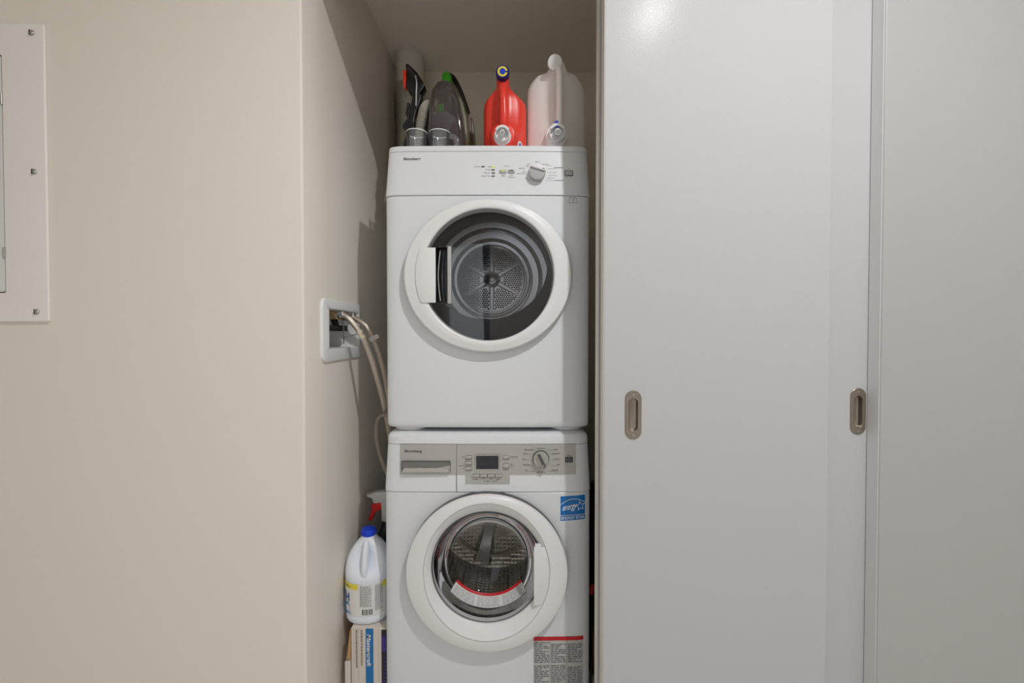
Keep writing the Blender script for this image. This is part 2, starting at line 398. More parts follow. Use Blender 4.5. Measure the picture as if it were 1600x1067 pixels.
# ---- dryer
DZ0 = 0.8865
dry = thing('tumble_dryer', (MX, 1.55, 0.874), 'white front-loading tumble dryer with tinted round door, stacked on the washer', 'dryer')
cab = build('cabinet', machine([(DZ0, .289, 1.292), (DZ0 + .003, .2935, 1.286), (DZ0 + .009, .296, 1.282), (DZ0 + .02, .2965, 1.2805), (1.557, .2972, 1.280), (1.5595, .2962, 1.282)], 1.875), ENAMEL, dry, 25)
DCX, DCZ = -.068, 1.328
cut(cab, G().ell([(DCX, DCZ, .199, .199, 1.2), (DCX, DCZ, .199, .199, 1.345)], 64, True, True))
cut(cab, G().box(MX - .285, MX + .285, 1.34, 1.86, .91, 1.60))
PZ0, PZ1 = 1.5605, 1.6885
pan = build('control_panel', machine([(PZ0, .2975, 1.280), (PZ0 + .002, .2985, 1.2782), (PZ1, .2915, 1.2884)], 1.875), ENAMEL, dry, 25)
cut(pan, G().box(MX - .285, MX + .285, 1.34, 1.86, 1.5, 1.675))
build('top_lid', machine([(1.6895, .2905, 1.2895), (1.691, .2915, 1.288), (1.7035, .2905, 1.289), (1.7065, .2895, 1.2905), (1.7085, .286, 1.295)], 1.875), ENAMEL, dry, 25)
def dsurf(x, z):
    if z > PZ0:
        t = min(1, max(0, (z - PZ0 - .002) / (PZ1 - PZ0))); return front(x - MX, lerp(.2985, .2915, t), lerp(1.2782, 1.2885, t))
    return front(x - MX, .297, 1.280)
for s in (-1, 1):
    g = G().lathe([(.026, 0), (.030, .004), (.030, .013)], (MX + s * .235, 1.335, .8738), 'Z', 32, ex=1.5, ez=1.0, cap0=True, cap1=True)
    build('foot', g, PLASTIC, dry)
    build('foot', G().lathe([(.026, 0), (.030, .004), (.030, .013)], (MX + s * .235, 1.80, .8738), 'Z', 24, cap0=True, cap1=True), PLASTIC, dry)
def dp(px, py, Y=1.283): x, y, z = at(px, py, Y); return x, z
# door: oval white ring, tinted glass, grip
g = G().ell([(-.069, 1.326, .230, .208, 1.286), (-.069, 1.326, .2365, .2145, 1.2755), (-.069, 1.326, .2395, .2175, 1.268), (-.069, 1.326, .2400, .218, 1.2615), (-.069, 1.326, .2375, .2155, 1.2560), (-.069, 1.326, .2350, .2132, 1.2537), (-.069, 1.326, .2335, .212, 1.2537),
             (-.069, 1.327, .215, .203, 1.2495), (DCX, DCZ, .194, .1935, 1.2485), (DCX, DCZ, .1885, .1885, 1.2495), (DCX, DCZ, .186, .186, 1.2525), (DCX, DCZ, .1855, .1855, 1.286)])
ddoor = build('door', g, PLASTIC, dry, 50); ddoor['label'] = 'oval white door ring'
build('gap_ring', G().ell([(-.069, 1.326, .2385, .2165, 1.2718), (-.069, 1.326, .2385, .2165, 1.277)]), BLACKM, ddoor)
HX0, HX1, HX2 = dp(681, 430, 1.25)[0], dp(700, 430, 1.25)[0], dp(705.5, 430, 1.25)[0]
HZT, HZB = dp(690, 386, 1.25)[1], dp(690, 474, 1.25)[1]
n = 64; rings = []
for rr, y in ((.186, 1.2495), (.17, 1.2480), (.14, 1.2455), (.10, 1.2435), (.05, 1.2425), (.002, 1.242)):
    rings.append([(DCX + rr * math.cos(2 * math.pi * k / n), y, DCZ + rr * math.sin(2 * math.pi * k / n)) for k in range(n)])
gl = build('glass', G().loft(rings, True, False, True), DGLASS, ddoor, 60)
# the glass stops at the grip: cut a rectangle out of it
bm = bmesh.new(); bm.from_mesh(gl.data)
for co, no in (((HX1, 0, 0), (1, 0, 0)), ((0, 0, HZT), (0, 0, 1)), ((0, 0, HZB), (0, 0, 1))):
    bmesh.ops.bisect_plane(bm, geom=bm.verts[:] + bm.edges[:] + bm.faces[:], plane_co=co, plane_no=no)
bmesh.ops.delete(bm, geom=[f for f in bm.faces if f.calc_center_median().x < HX1 and HZB < f.calc_center_median().z < HZT], context='FACES')
bm.to_mesh(gl.data); bm.free()
# grip plate, its left edge an arc
arc = []
for k in range(13):
    z = lerp(HZT - .002, HZB + .002, k / 12); arc.append((-.068 - math.sqrt(.2075 ** 2 - (z - 1.328) ** 2) + .003, z))
g = G().prism([(HX0, HZB + .002), (HX0, HZT - .002)] + arc, 1.2455, 1.2535, .0012, 2)
grip = build('grip_plate', g, PLASTIC, ddoor, 30); grip['label'] = 'white grip plate left of the glass'
build('grip_seam', G().prism([(HX0, HZB + .001), (HX0, HZT - .001)] + [(x - .0009, z) for x, z in arc], 1.2482, 1.2525), INKL, ddoor)
g = G()
g.box(HX0 - .012, HX1 + .001, 1.283, 1.287, HZB, HZT); g.box(HX0 - .012, HX1 + .001, 1.246, 1.287, HZT - .0015, HZT); g.box(HX0 - .012, HX1 + .001, 1.246, 1.287, HZB, HZB + .0015)
g.box(HX1 - .001, HX1, 1.246, 1.287, HZB, HZT); g.box(HX0 - .013, HX0 - .012, 1.253, 1.287, HZB, HZT)
build('grip_recess', g, BLACK, ddoor)
build('grip_frame', G().rbox(HX1 - .0005, HX2, 1.2415, 1.252, HZB - .001, HZT + .001, .0015, 2), GREYP, ddoor)
g = G()
for i, (o, w) in enumerate(((0.000, .0022), (.011, .0014))):
    pts = [(HX0 + .004 + o + .006 * (abs(k - 6) / 6) ** 1.6, 1.264 + .008 * i, lerp(HZT - .008, HZB + .008, k / 12)) for k in range(13)]
    g.tube(pts, w, 8)
build('grip_spring', g, CHROME, ddoor)
# behind the glass
g = G(); n = 72
g.ell([(DCX, DCZ, .1895, .1895, 1.286), (-.072, 1.345, .188, .178, 1.318), (-.075, 1.362, .181, .157, 1.341), (-.078, 1.366, .185, .160, 1.352)], n)
build('door_seal', g, mat('seal_black', (0.012, 0.012, 0.014), 0.55), dry)
ddr = G().lathe([(.20, 1.355), (.275, 1.362), (.279, 1.39), (.279, 1.46), (.273, 1.466), (.273, 1.475), (.279, 1.48), (.279, 1.60), (.273, 1.606), (.273, 1.615), (.279, 1.62), (.279, 1.735), (.272, 1.745)], (-.082, 0, 1.382), 'Y', 72)
drum = build('drum', ddr, STEEL, dry)
prof = [(.272, 1.745), (.262, 1.762), (.240, 1.764), (.235, 1.757), (.230, 1.757), (.225, 1.772), (.205, 1.776), (.200, 1.768), (.194, 1.768), (.189, 1.786), (.166, 1.790), (.162, 1.782), (.156, 1.782), (.152, 1.797), (.142, 1.799), (.139, 1.790), (.134, 1.790), (.131, 1.799)]
build('drum_rear', G().lathe(prof, (-.082, 0, 1.382), 'Y', 72), STEEL, drum, 40)
build('perforated_plate', G().lathe([(.1315, 1.798), (.06, 1.797), (.002, 1.797)], (-.082, 0, 1.382), 'Y', 64, cap1=True), STEEL, drum)
holes = G()
for i in range(-16, 17):
    for j in range(-18, 19):
        hx_, hz_ = (i + .5 * (j % 2)) * .0092, j * .0080; rr = math.hypot(hx_, hz_); aa = math.degrees(math.atan2(hz_, hx_)) - 30
        if .046 < rr < .122 and rr * abs(math.sin(R((aa + 30) % 60 - 30))) > .0135: holes.add([(-.082 + hx_ + .0036 * math.cos(R(60 * k + 30)), 1.7962, 1.382 + hz_ + .0036 * math.sin(R(60 * k + 30))) for k in range(6)], [(0, 1, 2, 3, 4, 5)])
pf = build('perforation', holes, BLACKM, drum, flip=False); pf['kind'] = 'stuff'
for k in range(6):
    a = R(30 + 60 * k); d = (math.cos(a), math.sin(a)); q = (-d[1], d[0]); g = G()
    rings = []
    for t, hw in ((.03, .011), (.118, .007), (.124, .004)):
        rings.append([(-.082 + d[0] * t + q[0] * s, y, 1.382 + d[1] * t + q[1] * s) for s, y in ((-hw, 1.797), (-hw * .6, 1.791), (hw * .6, 1.791), (hw, 1.797))])
    build('spoke', g.loft(rings, True), STEEL, drum)
build('hub', G().lathe([(.034, 1.797), (.033, 1.789), (.024, 1.786), (.020, 1.790), (.010, 1.788), (.008, 1.782), (.001, 1.781)], (-.082, 0, 1.382), 'Y', 32, cap1=True), STEEL, drum)
for k in range(6):
    a = R(60 * k); c = (-.082 + .0285 * math.cos(a), 0, 1.382 + .0285 * math.sin(a))
    build('hub_screw', G().lathe([(.004, 1.790), (.0035, 1.784), (.001, 1.783)], c, 'Y', 10, cap1=True), CHROME, drum)
# control panel details
def brand(parent, surf, p0, p1, bold):
    x0, z0 = p0; x1, z1 = p1
    return build('brand_lettering', text_on(G(), lambda u, v: (x0 + u, surf(x0 + u, z0 + v) - .0007, z0 + v), 'Blomberg', x1 - x0, z1 - z0, 0, bold), LOGO, parent)
brand(pan, dsurf, dp(630, 250.5), dp(656.5, 244.6), .02)
def led(px, py, m):
    x, z = dp(px, py); build('indicator_light', srect(G(), dsurf, x - .0048, x + .0048, z - .0016, z + .0016, .0012, .002, 2), m, pan)
led(754.8, 260, LEDOFF); led(770.6, 260.3, LEDON); led(770.6, 265.2, LEDOFF); led(770.6, 270.2, LEDOFF); led(770.6, 275.3, LEDOFF)
for px in (786, 799):
    x, z = dp(px, 268); b = build('button', G().rbox(x - .0100, x + .0100, dsurf(x, z) - .004, dsurf(x, z) + .003, z - .0046, z + .0046, .0016, 3), GREYP, pan)
    build('button_lens', G().rbox(x - .0055, x + .0055, dsurf(x, z) - .0046, dsurf(x, z), z + .0005, z + .003, .0004, 1), LEDON if px < 790 else BLACK, b)
x, z = dp(889, 270); y = dsurf(x, z)
build('power_bezel', G().rbox(x - .0125, x + .0125, y - .0018, y + .004, z - .0085, z + .0085, .0016, 3), DKGREY, pan)
build('power_button', G().rbox(x - .0105, x + .0105, y - .0042, y + .004, z - .0062, z + .0068, .0016, 3), GREYP, pan)
# programme knob: a half-round dial with a bright grip bar
kx, kz = dp(839.5, 268, 1.270); ky = dsurf(kx, kz); kt = R(-17)
Mk = Matrix.Translation((kx, 0, kz)) @ Matrix.Rotation(-kt, 4, 'Y')
def rot(p): return tuple(Mk @ Vector(p))
half = [(.0238 * math.cos(R(a)), .0238 * math.sin(R(a))) for a in range(165, 376, 10)]
gk = G().prism(half, ky - .019, ky, .0012, 2); gk.v = [rot(p) for p in gk.v]
knob = build('programme_knob', gk, GREYP, pan, 30)
gk = G().rbox(-.0225, .0225, ky - .0245, ky - .002, .0055, .0160, .0015, 3); gk.v = [rot(p) for p in gk.v]
build('knob_grip', gk, PLASTIC, knob)
gk = G().box(.0125, .0175, ky - .0250, ky - .024, .0095, .0115); gk.v = [rot(p) for p in gk.v]
build('knob_mark', gk, BLACK, knob)
gk = G().lathe([(.026, 0), (.026, -.0015), (.0245, -.002)], (kx, ky + .0005, kz), 'Y', 40, cap1=True); build('knob_base', gk, PLASTIC, pan)
g = G()
def words(px0, px1, py, m=.0011):
    x0, z = dp(px0, py); x1, _ = dp(px1, py); x = x0
    while x < x1 - .002:
        w = min(random.uniform(.006, .013), x1 - x); g.add([(a, dsurf(a, b) - .0007, b) for a, b in ((x, z - m), (x + w, z - m), (x + w, z + m), (x, z + m))], [(0, 1, 2, 3)]); x += w + .0018
for a in ((741, 751, 260), (762, 768, 260), (758, 767, 265), (756, 767, 270), (752, 766, 275.2), (788, 798, 259), (783, 790, 273.5), (784, 790, 275.5), (796, 803, 273.5), (794, 805, 277), (836, 843, 252), (824, 829, 255.5), (822, 827, 258.5), (811, 822, 262.5), (816, 822, 268), (808, 822, 271), (820, 826, 278.5), (825, 830, 281.5), (847, 858, 256), (884, 888, 276), (890, 893, 276)): words(*a)
build('panel_print', g, INKL, pan)['kind'] = 'stuff'
for px0, px1, py in ((866, 880.5, 261.1), (867, 880.5, 281.8)):
    x0, z = dp(px0, py); x1, _ = dp(px1, py); build('panel_rule', srect(G(), dsurf, x0, x1, z - .0008, z + .0008, .0006, .0006, 2), INK, pan)
g = G()
for px0, px1, py in ((855, 862, 258), (856, 868, 263), (857, 870, 269), (857, 870, 274), (853, 866, 281.8), (855, 866, 278)):
    x0, z = dp(px0, py); x1, _ = dp(px1, py); srect(g, dsurf, x0, x1, z - .0004, z + .0004, .0006, .0006, 2)
build('panel_tick', g, INKL, pan)['kind'] = 'stuff'
# open-book symbol
g = G(); bx, bz = dp(894.8, 313.5, 1.287); k = .00205
page = [(0, -3.6), (-2, -3.2), (-4.8, -4), (-5.4, -4), (-4.7, 3), (-2.4, 4), (0, 3), (2.4, 4), (4.7, 3), (5.4, -4), (4.8, -4), (2, -3.2), (0, -3.6), (0, 3)]
stroke(g, dsurf, [(bx + a * k, bz + b * k) for a, b in page], .0011, .0006)
stroke(g, dsurf, [(bx + .8 * k, bz + 1.6 * k), (bx + 2 * k, bz + 1.6 * k)], .001, .0006); stroke(g, dsurf, [(bx + 1.5 * k, bz + 1.2 * k), (bx + 1.5 * k, bz - 1.6 * k)], .001, .0006)
build('book_symbol', g, INK, dry)

# ---- washer
was = thing('washing_machine', (MX, 1.55, 0), 'white front-loading washing machine with silver control panel, under the dryer', 'washing machine')
wcab = build('cabinet', machine([(.012, .297, 1.266), (.02, .298, 1.2645), (.702, .298, 1.2640), (.7045, .297, 1.266)], 1.86), ENAMEL, was, 25)
for sx in (-1, 1):
    for yy in (1.33, 1.80):
        build('foot', G().lathe([(.02, 0), (.022, .003), (.022, .013)], (MX + sx * .24, yy, 0), 'Z', 20, cap0=True, cap1=True), DKGREY, was)
WZ0, WZ1 = .7055, .8395
wpan = build('control_panel', machine([(WZ0, .298, 1.264), (WZ0 + .002, .2992, 1.2622), (WZ1, .2935, 1.2724)], 1.86), ENAMEL, was, 25)
build('top_lid', machine([(.8402, .2925, 1.2735), (.8415, .2935, 1.2722), (.862, .2925, 1.273), (.869, .2895, 1.2765), (.8725, .282, 1.284), (.8738, .270, 1.296)], 1.86), ENAMEL, was, 25)
def wsurf(x, z):
    if z > WZ0:
        t = min(1, max(0, (z - WZ0 - .002) / (WZ1 - WZ0))); return front(x - MX, lerp(.2992, .2935, t), lerp(1.2622, 1.2725, t))
    return front(x - MX, .298, 1.264)
def wp(px, py, Y=1.27): x, y, z = at(px, py, Y); return x, z
WCX, WCZ = -.0702, .4985
cut(wcab, G().ell([(WCX, WCZ, .172, .172, 1.2), (WCX, WCZ, .172, .172, 1.33)], 64, True, True))
cut(wcab, G().box(MX - .27, MX + .27, 1.325, 1.845, .2, .70))
# silver fascia
fx0, fz1 = wp(624.5, 694.6); fxm, _ = wp(713.6, 700); fx1, fz0 = wp(900, 741.0); tx0, tz0 = wp(727.5, 755.0); tx1, _ = wp(796.5, 750)
g = G(); srect(g, wsurf, fx0, fxm - .0006, fz0, fz1, .0012, .002, 10)
drw = build('detergent_drawer', g, SILVER, wpan); drw['label'] = 'silver detergent drawer front'
g = G(); srect(g, wsurf, fxm + .0006, fx1, fz0, fz1, .0012, .002, 16); srect(g, wsurf, tx0, tx1, tz0, fz0, .0012, .002, 8)
fas = build('fascia', g, SILVER, wpan); fas['label'] = 'silver control fascia'
build('drawer_joint', srect(G(), wsurf, fxm - .0009, fxm + .0009, WZ0 + .001, fz1, .0009, .0012, 2), DKGREY, wpan)
build('lid_joint', srect(G(), wsurf, fx0, fx1, fz1, fz1 + .0012, .0008, .001, 10), DKGREY, wpan)
rx0, rz1 = wp(628, 720.5, 1.268); rx1, rz0 = wp(703.5, 738.5, 1.268); yf_ = wsurf((rx0 + rx1) / 2, (rz0 + rz1) / 2)
g = G(); yi = yf_ - .0016
build('drawer_recess', G().box(rx0, rx1, yi - .0004, yi, rz0, rz1), mat('recess_grey', (0.19, 0.185, 0.175), 0.5), drw)
sec = [(yi, rz0 + .001), (yi - .011, rz0 + .0025), (yi - .0125, rz0 + .006), (yi - .004, rz0 + .0145), (yi, rz0 + .0145)]
g = G().loft([[(rx0 + .0015 + (0 if i < 3 else .006), y, z) for i, (y, z) in enumerate(sec)], [(rx1 - .0015 - (0 if i < 3 else .006), y, z) for i, (y, z) in enumerate(sec)]])
build('drawer_grip', g, SILVER, drw, 25)
g = G().box(rx0 - .0012, rx0, yi - .002, yi, rz0, rz1).box(rx1, rx1 + .0012, yi - .002, yi, rz0, rz1).box(rx0, rx1, yi - .002, yi, rz1, rz1 + .0012)
build('recess_edge', g, DKGREY, drw)
brand(drw, lambda x, z: wsurf(x, z) - .0010, wp(632, 708.2), wp(659, 703), .035)
x0, z1 = wp(744.5, 711.8); x1, z0 = wp(778.5, 732.0); yd = wsurf((x0 + x1) / 2, z0) - .0012
g = G(); rings = [[(x0 - o, y, z0 - o), (x1 + o, y, z0 - o), (x1 + o, y, z1 + o), (x0 - o, y, z1 + o)] for o, y in ((.0045, yd), (.0035, yd - .0022), (.0008, yd - .0012), (0, yd - .0004))]
disp = build('display_frame', g.loft(rings, True, False, False), SILVER, fas, 20)
build('display', G().box(x0 - .0008, x1 + .0008, yd - .0010, yd, z0 - .0008, z1 + .0008), LCD, disp)
for px, py, w, h in ((732.4, 714, 10, 5), (732.4, 722.7, 10, 5), (732.4, 731, 10, 5), (790.6, 714, 10, 4.6), (790.6, 727, 10, 6.5)):
    x, z = wp(px, py); hw, hh = w * .00184 / 2, h * .00184 / 2; y = wsurf(x, z) - .0012
    b = build('button', G().rbox(x - hw, x + hw, y - .006, y + .001, z - hh + .0008, z + hh, .0018, 3), SILVER, fas)
    build('button_shade', G().rbox(x - hw - .0004, x + hw + .0004, y - .0022, y + .001, z - hh - .0014, z + hh + .0002, .001, 2), DKGREY, b)  # dark plate set low, paints the shaded bottom edge of the button
for i in range(4):
    x, z = wp(744.3 + i * 11.6, 742.0); y = wsurf(x, z) - .0012
    b = build('button', G().rbox(x - .0103, x + .0103, y - .007, y + .001, z - .0030, z + .0042, .0018, 3), SILVER, fas)
    build('button_shade', G().rbox(x - .0107, x + .0107, y - .0022, y + .001, z - .0048, z + .0044, .001, 2), DKGREY, b)  # same painted shade under the lower row of buttons
x, z = wp(889, 718.2); y = wsurf(x, z) - .0012
build('power_button', G().rbox(x - .0112, x + .0112, y - .004, y + .001, z - .0082, z + .0082, .0022, 3), DKGREY, fas)
kx, kz = wp(845.3, 718.2, 1.258); ky = wsurf(kx, kz) - .0012
g = G().lathe([(.0242, 0), (.0242, -.004), (.0225, -.0045)], (kx, ky, kz), 'Y', 48, cap1=True); kb = build('knob_bezel', g, DKGREY, fas)
g = G().lathe([(.0222, -.003), (.0222, -.014), (.0205, -.016)], (kx, ky, kz), 'Y', 48, cap1=True); kn = build('programme_knob', g, SILVER, fas, 30)
kt = R(-26)
Mk = Matrix.Translation((kx, 0, kz)) @ Matrix.Rotation(kt, 4, 'Y') @ Matrix.Rotation(R(180), 4, 'Y')
gk = G().rbox(-.0048, .0048, ky - .024, ky - .012, -.0185, .0215, .0015, 3); gk.v = [tuple(Mk @ Vector(p)) for p in gk.v]; build('knob_grip', gk, DKGREY, kn)
gk = G().box(.0038, .0052, ky - .0246, ky - .020, -.018, .021); gk.v = [tuple(Mk @ Vector(p)) for p in gk.v]; build('knob_edge', gk, CHROME, kn)
gk = G().box(-.0006, .0010, ky - .0246, ky - .0236, .014, .018); gk.v = [tuple(Mk @ Vector(p)) for p in gk.v]; build('knob_mark', gk, PLASTIC, kn)
g = G()
def wwords(px0, px1, py, m=.0010, line=None):
    x0, z = wp(px0, py); x1, _ = wp(px1, py); x = x0
    while x < x1 - .002:
        w = min(random.uniform(.005, .011), x1 - x); g.add([(a, wsurf(a, b) - .0018, b) for a, b in ((x, z - m), (x + w, z - m), (x + w, z + m), (x, z + m))], [(0, 1, 2, 3)]); x += w + .0016
for a in ((839, 852, 700.5), (819, 834, 702.5), (817, 825, 708.5), (816, 822, 717), (817, 828, 725.5), (820, 824, 734), (866, 872, 702.5), (863, 875, 708.5), (865, 876, 717), (870, 875, 725.5), (862, 872, 734), (838, 852, 737), (722, 725, 714), (717, 726, 727), (723, 725, 731), (798, 809, 713.5), (798, 801, 725), (798, 803, 728), (786, 794, 733.5), (742, 747, 748), (754, 758, 746), (765, 770, 747), (776, 782, 748), (756, 766, 750.5), (770, 778, 750.5), (886, 892, 711.5)): wwords(*a)
for (a, b, c, d) in ((819, 837, 703.5, 0), (818, 834, 710, 0), (817, 831, 718.7, 0), (818, 833, 727.2, 0), (822, 837, 735.5, 0), (855, 870, 703.5, 0), (858, 873, 710, 0), (861, 875, 718.7, 0), (860, 874, 727.2, 0), (856, 871, 735.5, 0), (767.3, 768, 752, 0)):
    x0, z = wp(a, c); x1, _ = wp(b, c); g.add([(x, wsurf(x, zz) - .0018, zz) for x, zz in ((x0, z - .0003), (x1, z - .0003), (x1, z + .0003), (x0, z + .0003))], [(0, 1, 2, 3)])
build('panel_print', g, INK, fas)['kind'] = 'stuff'
# door
OC = (-.071, .4855)
wd = G().ell([(*OC, .2265, .2215, 1.268), (*OC, .2288, .2238, 1.262), (*OC, .2288, .2238, 1.2445), (*OC, .222, .217, 1.2445)])
wtrim = wd
g = G().ell([(*OC, .2235, .2185, 1.247), (*OC, .2275, .2225, 1.2455), (*OC, .2285, .2235, 1.242), (*OC, .2285, .2235, 1.235), (*OC, .2265, .2215, 1.2305), (-.071, .487, .215, .214, 1.2265), (-.071, .491, .186, .201, 1.2235), (-.071, .4925, .178, .196, 1.2235),
             (-.071, .4928, .1768, .1948, 1.2250), (-.071, .4930, .1760, .1938, 1.2238), (-.071, .494, .170, .184, 1.2290), (WCX, .4962, .1615, .1640, 1.2410), (WCX, .4975, .1590, .1592, 1.2470), (WCX, WCZ, .1585, .1585, 1.27)])
wdoor = build('door', g, PLASTIC, was, 40); wdoor['label'] = 'round white door ring'
build('door_trim', wtrim, DKGREY, wdoor)
build('door_seam', G().ell([(-.071, .4929, .1772, .1952, 1.2231), (-.071, .4929, .1762, .1942, 1.2231)]), INKL, wdoor)
build('bowl_glass', G().lathe([(.1592, 1.246), (.1585, 1.262), (.155, 1.285), (.147, 1.308), (.134, 1.330), (.115, 1.349), (.09, 1.363), (.06, 1.372), (.03, 1.3765), (.002, 1.378)], (WCX, 0, WCZ), 'Y', 72, cap1=True), WGLASS, wdoor, 60)
build('glass_rim', G().lathe([(.1588, 1.243), (.1588, 1.256), (.1545, 1.258), (.1535, 1.250), (.155, 1.243)], (WCX, 0, WCZ), 'Y', 72), mat('rim_grey', (0.5, 0.51, 0.52), 0.2), wdoor)
# grip plate at the right of the bowl
hx = wp(834, 900, 1.232)[0]; hz1 = wp(846, 853, 1.232)[1]; hz0 = wp(846, 944, 1.232)[1]
arc = []
for k in range(15):
    z = lerp(hz1 - .001, hz0 + .003, k / 14); arc.append((-.071 + .1752 * math.sqrt(max(0, 1 - ((z - .4929) / .193) ** 2)), z))
g = G().prism([(hx, hz0), (hx, hz1)] + arc, 1.2242, 1.2300, .0012, 2)
build('grip_plate', g, PLASTIC, wdoor, 30)
zt = lerp(hz1 + .004, hz1, .5)
build('grip_tab', G().rbox(hx + .003, hx + .021, 1.2262, 1.236, hz1 - .004, hz1 + .007, .002, 2), PLASTIC, wdoor)
# drum
build('gasket', G().lathe([(.172, 1.262), (.170, 1.285), (.178, 1.300), (.172, 1.315), (.165, 1.325), (.172, 1.345), (.20, 1.352)], (WCX, 0, WCZ), 'Y', 72), RUBBER, was)
wdr = build('drum', G().lathe([(.175, 1.352), (.235, 1.362), (.245, 1.38), (.245, 1.66), (.235, 1.68)], (WCX, 0, WCZ), 'Y', 72), WDRUM, was)
build('drum_rear', G().lathe([(.235, 1.68), (.20, 1.69), (.195, 1.68), (.185, 1.68), (.18, 1.70), (.13, 1.705), (.125, 1.695), (.08, 1.69), (.002, 1.685)], (WCX, 0, WCZ), 'Y', 64, cap1=True), perforated('drum_rear_steel', (0.62, 0.55, 0.47), (0.12, 0.10, 0.08), 70, 0.2, 0.8, 0.3, 0.6), wdr)
for k in range(3):
    a = R(-42 + 120 * k); c = Vector((WCX, 0, WCZ)); d = Vector((math.cos(a), 0, math.sin(a))); q = Vector((-d.z, 0, d.x)); rings = []
    for y, hh in ((1.385, .012), (1.40, .045), (1.63, .055), (1.655, .015)):
        rings.append([tuple(c + Vector((0, y, 0)) + d * (.246 - h) + q * s) for s, h in ((-.035, 0), (-.016, hh * .8), (0, hh), (.016, hh * .8), (.035, 0))])
    build('lifter', G().loft(rings, True), STEEL, wdr)
for k in range(3):
    a = R(18 + 120 * k); c = Vector((WCX, 0, WCZ)); d = Vector((math.cos(a), 0, math.sin(a))); q = Vector((-d.z, 0, d.x))
    rings = [[tuple(c + Vector((0, y, 0)) + d * t + q * s) for s, y in ((-w, 1.70), (-w * .6, 1.672), (w * .6, 1.672), (w, 1.70))] for t, w in ((.02, .035), (.12, .028), (.215, .045))]
    build('rear_arm', G().loft(rings, True), STEEL, wdr)
# warning label inside the bowl
def bowl_r(y):
    P = [(1.246, .1592), (1.262, .1585), (1.285, .155), (1.308, .147), (1.330, .134), (1.349, .115), (1.363, .09)]
    for (a, ra), (b, rb) in zip(P, P[1:]):
        if y <= b: return lerp(ra, rb, (y - a) / (b - a))
    return .09
def bowl_patch(a0, a1, y0, y1, off, n=20):
    rings = []
    for k in range(n + 1):
        a = R(lerp(a0, a1, k / n)); row = []
        for j in range(5):
            y = lerp(y0, y1, j / 4); r = bowl_r(y) - off; row.append((WCX + r * math.cos(a), y, WCZ + r * math.sin(a)))
        rings.append(row)
    return G().loft(rings, False, False, False)
wl = build('glass_label', bowl_patch(222, 318, 1.296, 1.328, .0012), LABELW, wdoor, flip=False); wl['label'] = 'white caution label with red top edge on the glass'
build('label_stripe', bowl_patch(222, 318, 1.328, 1.334, .0014), LABELR, wl, flip=False)
g = G()
for a0, a1 in ((224, 253), (256, 284), (287, 316)):
    for i in range(9):
        y = 1.325 - i * .0031; a = a0
        while a < a1 - 2:
            w = min(random.uniform(3, 9), a1 - a); p = bowl_patch(a, a + w, y - .0016, y, .0018, 3); g.add(p.v, p.f); a += w + 1.2
build('label_print', g, INKL, wl, flip=False)['kind'] = 'stuff'
# stickers on the front
ex0, ez1 = wp(874.8, 772.6, 1.281); ex1, ez0 = wp(913.2, 810.5, 1.281); sh = .055
g = G(); srect(g, wsurf, ex0, ex1, ez0, ez1, .0004, .0004, 12, sh)
es = build('efficiency_sticker', g, LABELB, was); es['label'] = 'blue square energy efficiency sticker'
g = G(); srect(g, wsurf, ex0 - .0008, ex1 + .0008, ez0 - .0008, ez1 + .0008, .0002, .0002, 12, sh); build('sticker_backing', g, STICKW, es)
ew, eh = ex1 - ex0, ez1 - ez0
def ep(u, v): return (ex0 + u * ew, ez0 + v * eh + sh * u * ew)
g = G()
stroke(g, wsurf, [ep(lerp(.0, 1.0, k / 24), .62 + .25 * math.sin(math.pi * lerp(.03, .93, k / 24)) ** .9) for k in range(25)], .0016, .0010)
stroke(g, wsurf, [ep(k / 12, .215) for k in range(13)], .0012, .0010)
star = []
for k in range(11):
    r = .19 if k % 2 == 0 else .082; a = R(98 + 36 * k); star.append(ep(.80 + r * math.cos(a), .56 + r * math.sin(a)))
stroke(g, wsurf, star, .0013, .0010)
text_on(g, lambda u, v: (lambda q: (q[0], wsurf(q[0], q[1]) - .0010, q[1]))((ex0 + .09 * ew + u, ez0 + .33 * eh + v + (sh + .12) * u)), 'energy', .58 * ew, .26 * eh, .45, .012)
text_on(g, lambda u, v: (lambda q: (q[0], wsurf(q[0], q[1]) - .0010, q[1]))((ex0 + .04 * ew + u, ez0 + .045 * eh + v + sh * u)), 'ENERGY STAR', .93 * ew, .125 * eh, 0, .008)
build('sticker_print', g, STICKW, es)
lx0, lz1 = wp(833.2, 996.0, 1.277); lx1, lz0 = wp(910.5, 1064, 1.277)
cl = build('caution_label', srect(G(), wsurf, lx0, lx1, lz0, lz1, .0004, .0004, 14), mat('caution_paper', (0.52, 0.52, 0.50), 0.5), was); cl['label'] = 'large grey caution label with red heading'
build('label_heading', srect(G(), wsurf, lx0, lx1, lz1 - .001, lz1 + .0105, .0007, .0004, 14), LABELR, cl)
g = G(); cw_ = (lx1 - lx0) / 3
for c in range(3):
    fine_print(g, wsurf, lx0 + c * cw_ + .0025, lx0 + (c + 1) * cw_ - .003, lz0 + .001, lz1 - .003, 24, .0009, .55, gaps=(0 if c else 99, 12, 13 if c == 2 else 12))
for c in (1, 2): srect(g, wsurf, lx0 + c * cw_ - .0006, lx0 + c * cw_ + .0003, lz0, lz1, .0008, .0003, 1)
build('label_print', g, INK, cl)['kind'] = 'stuff'

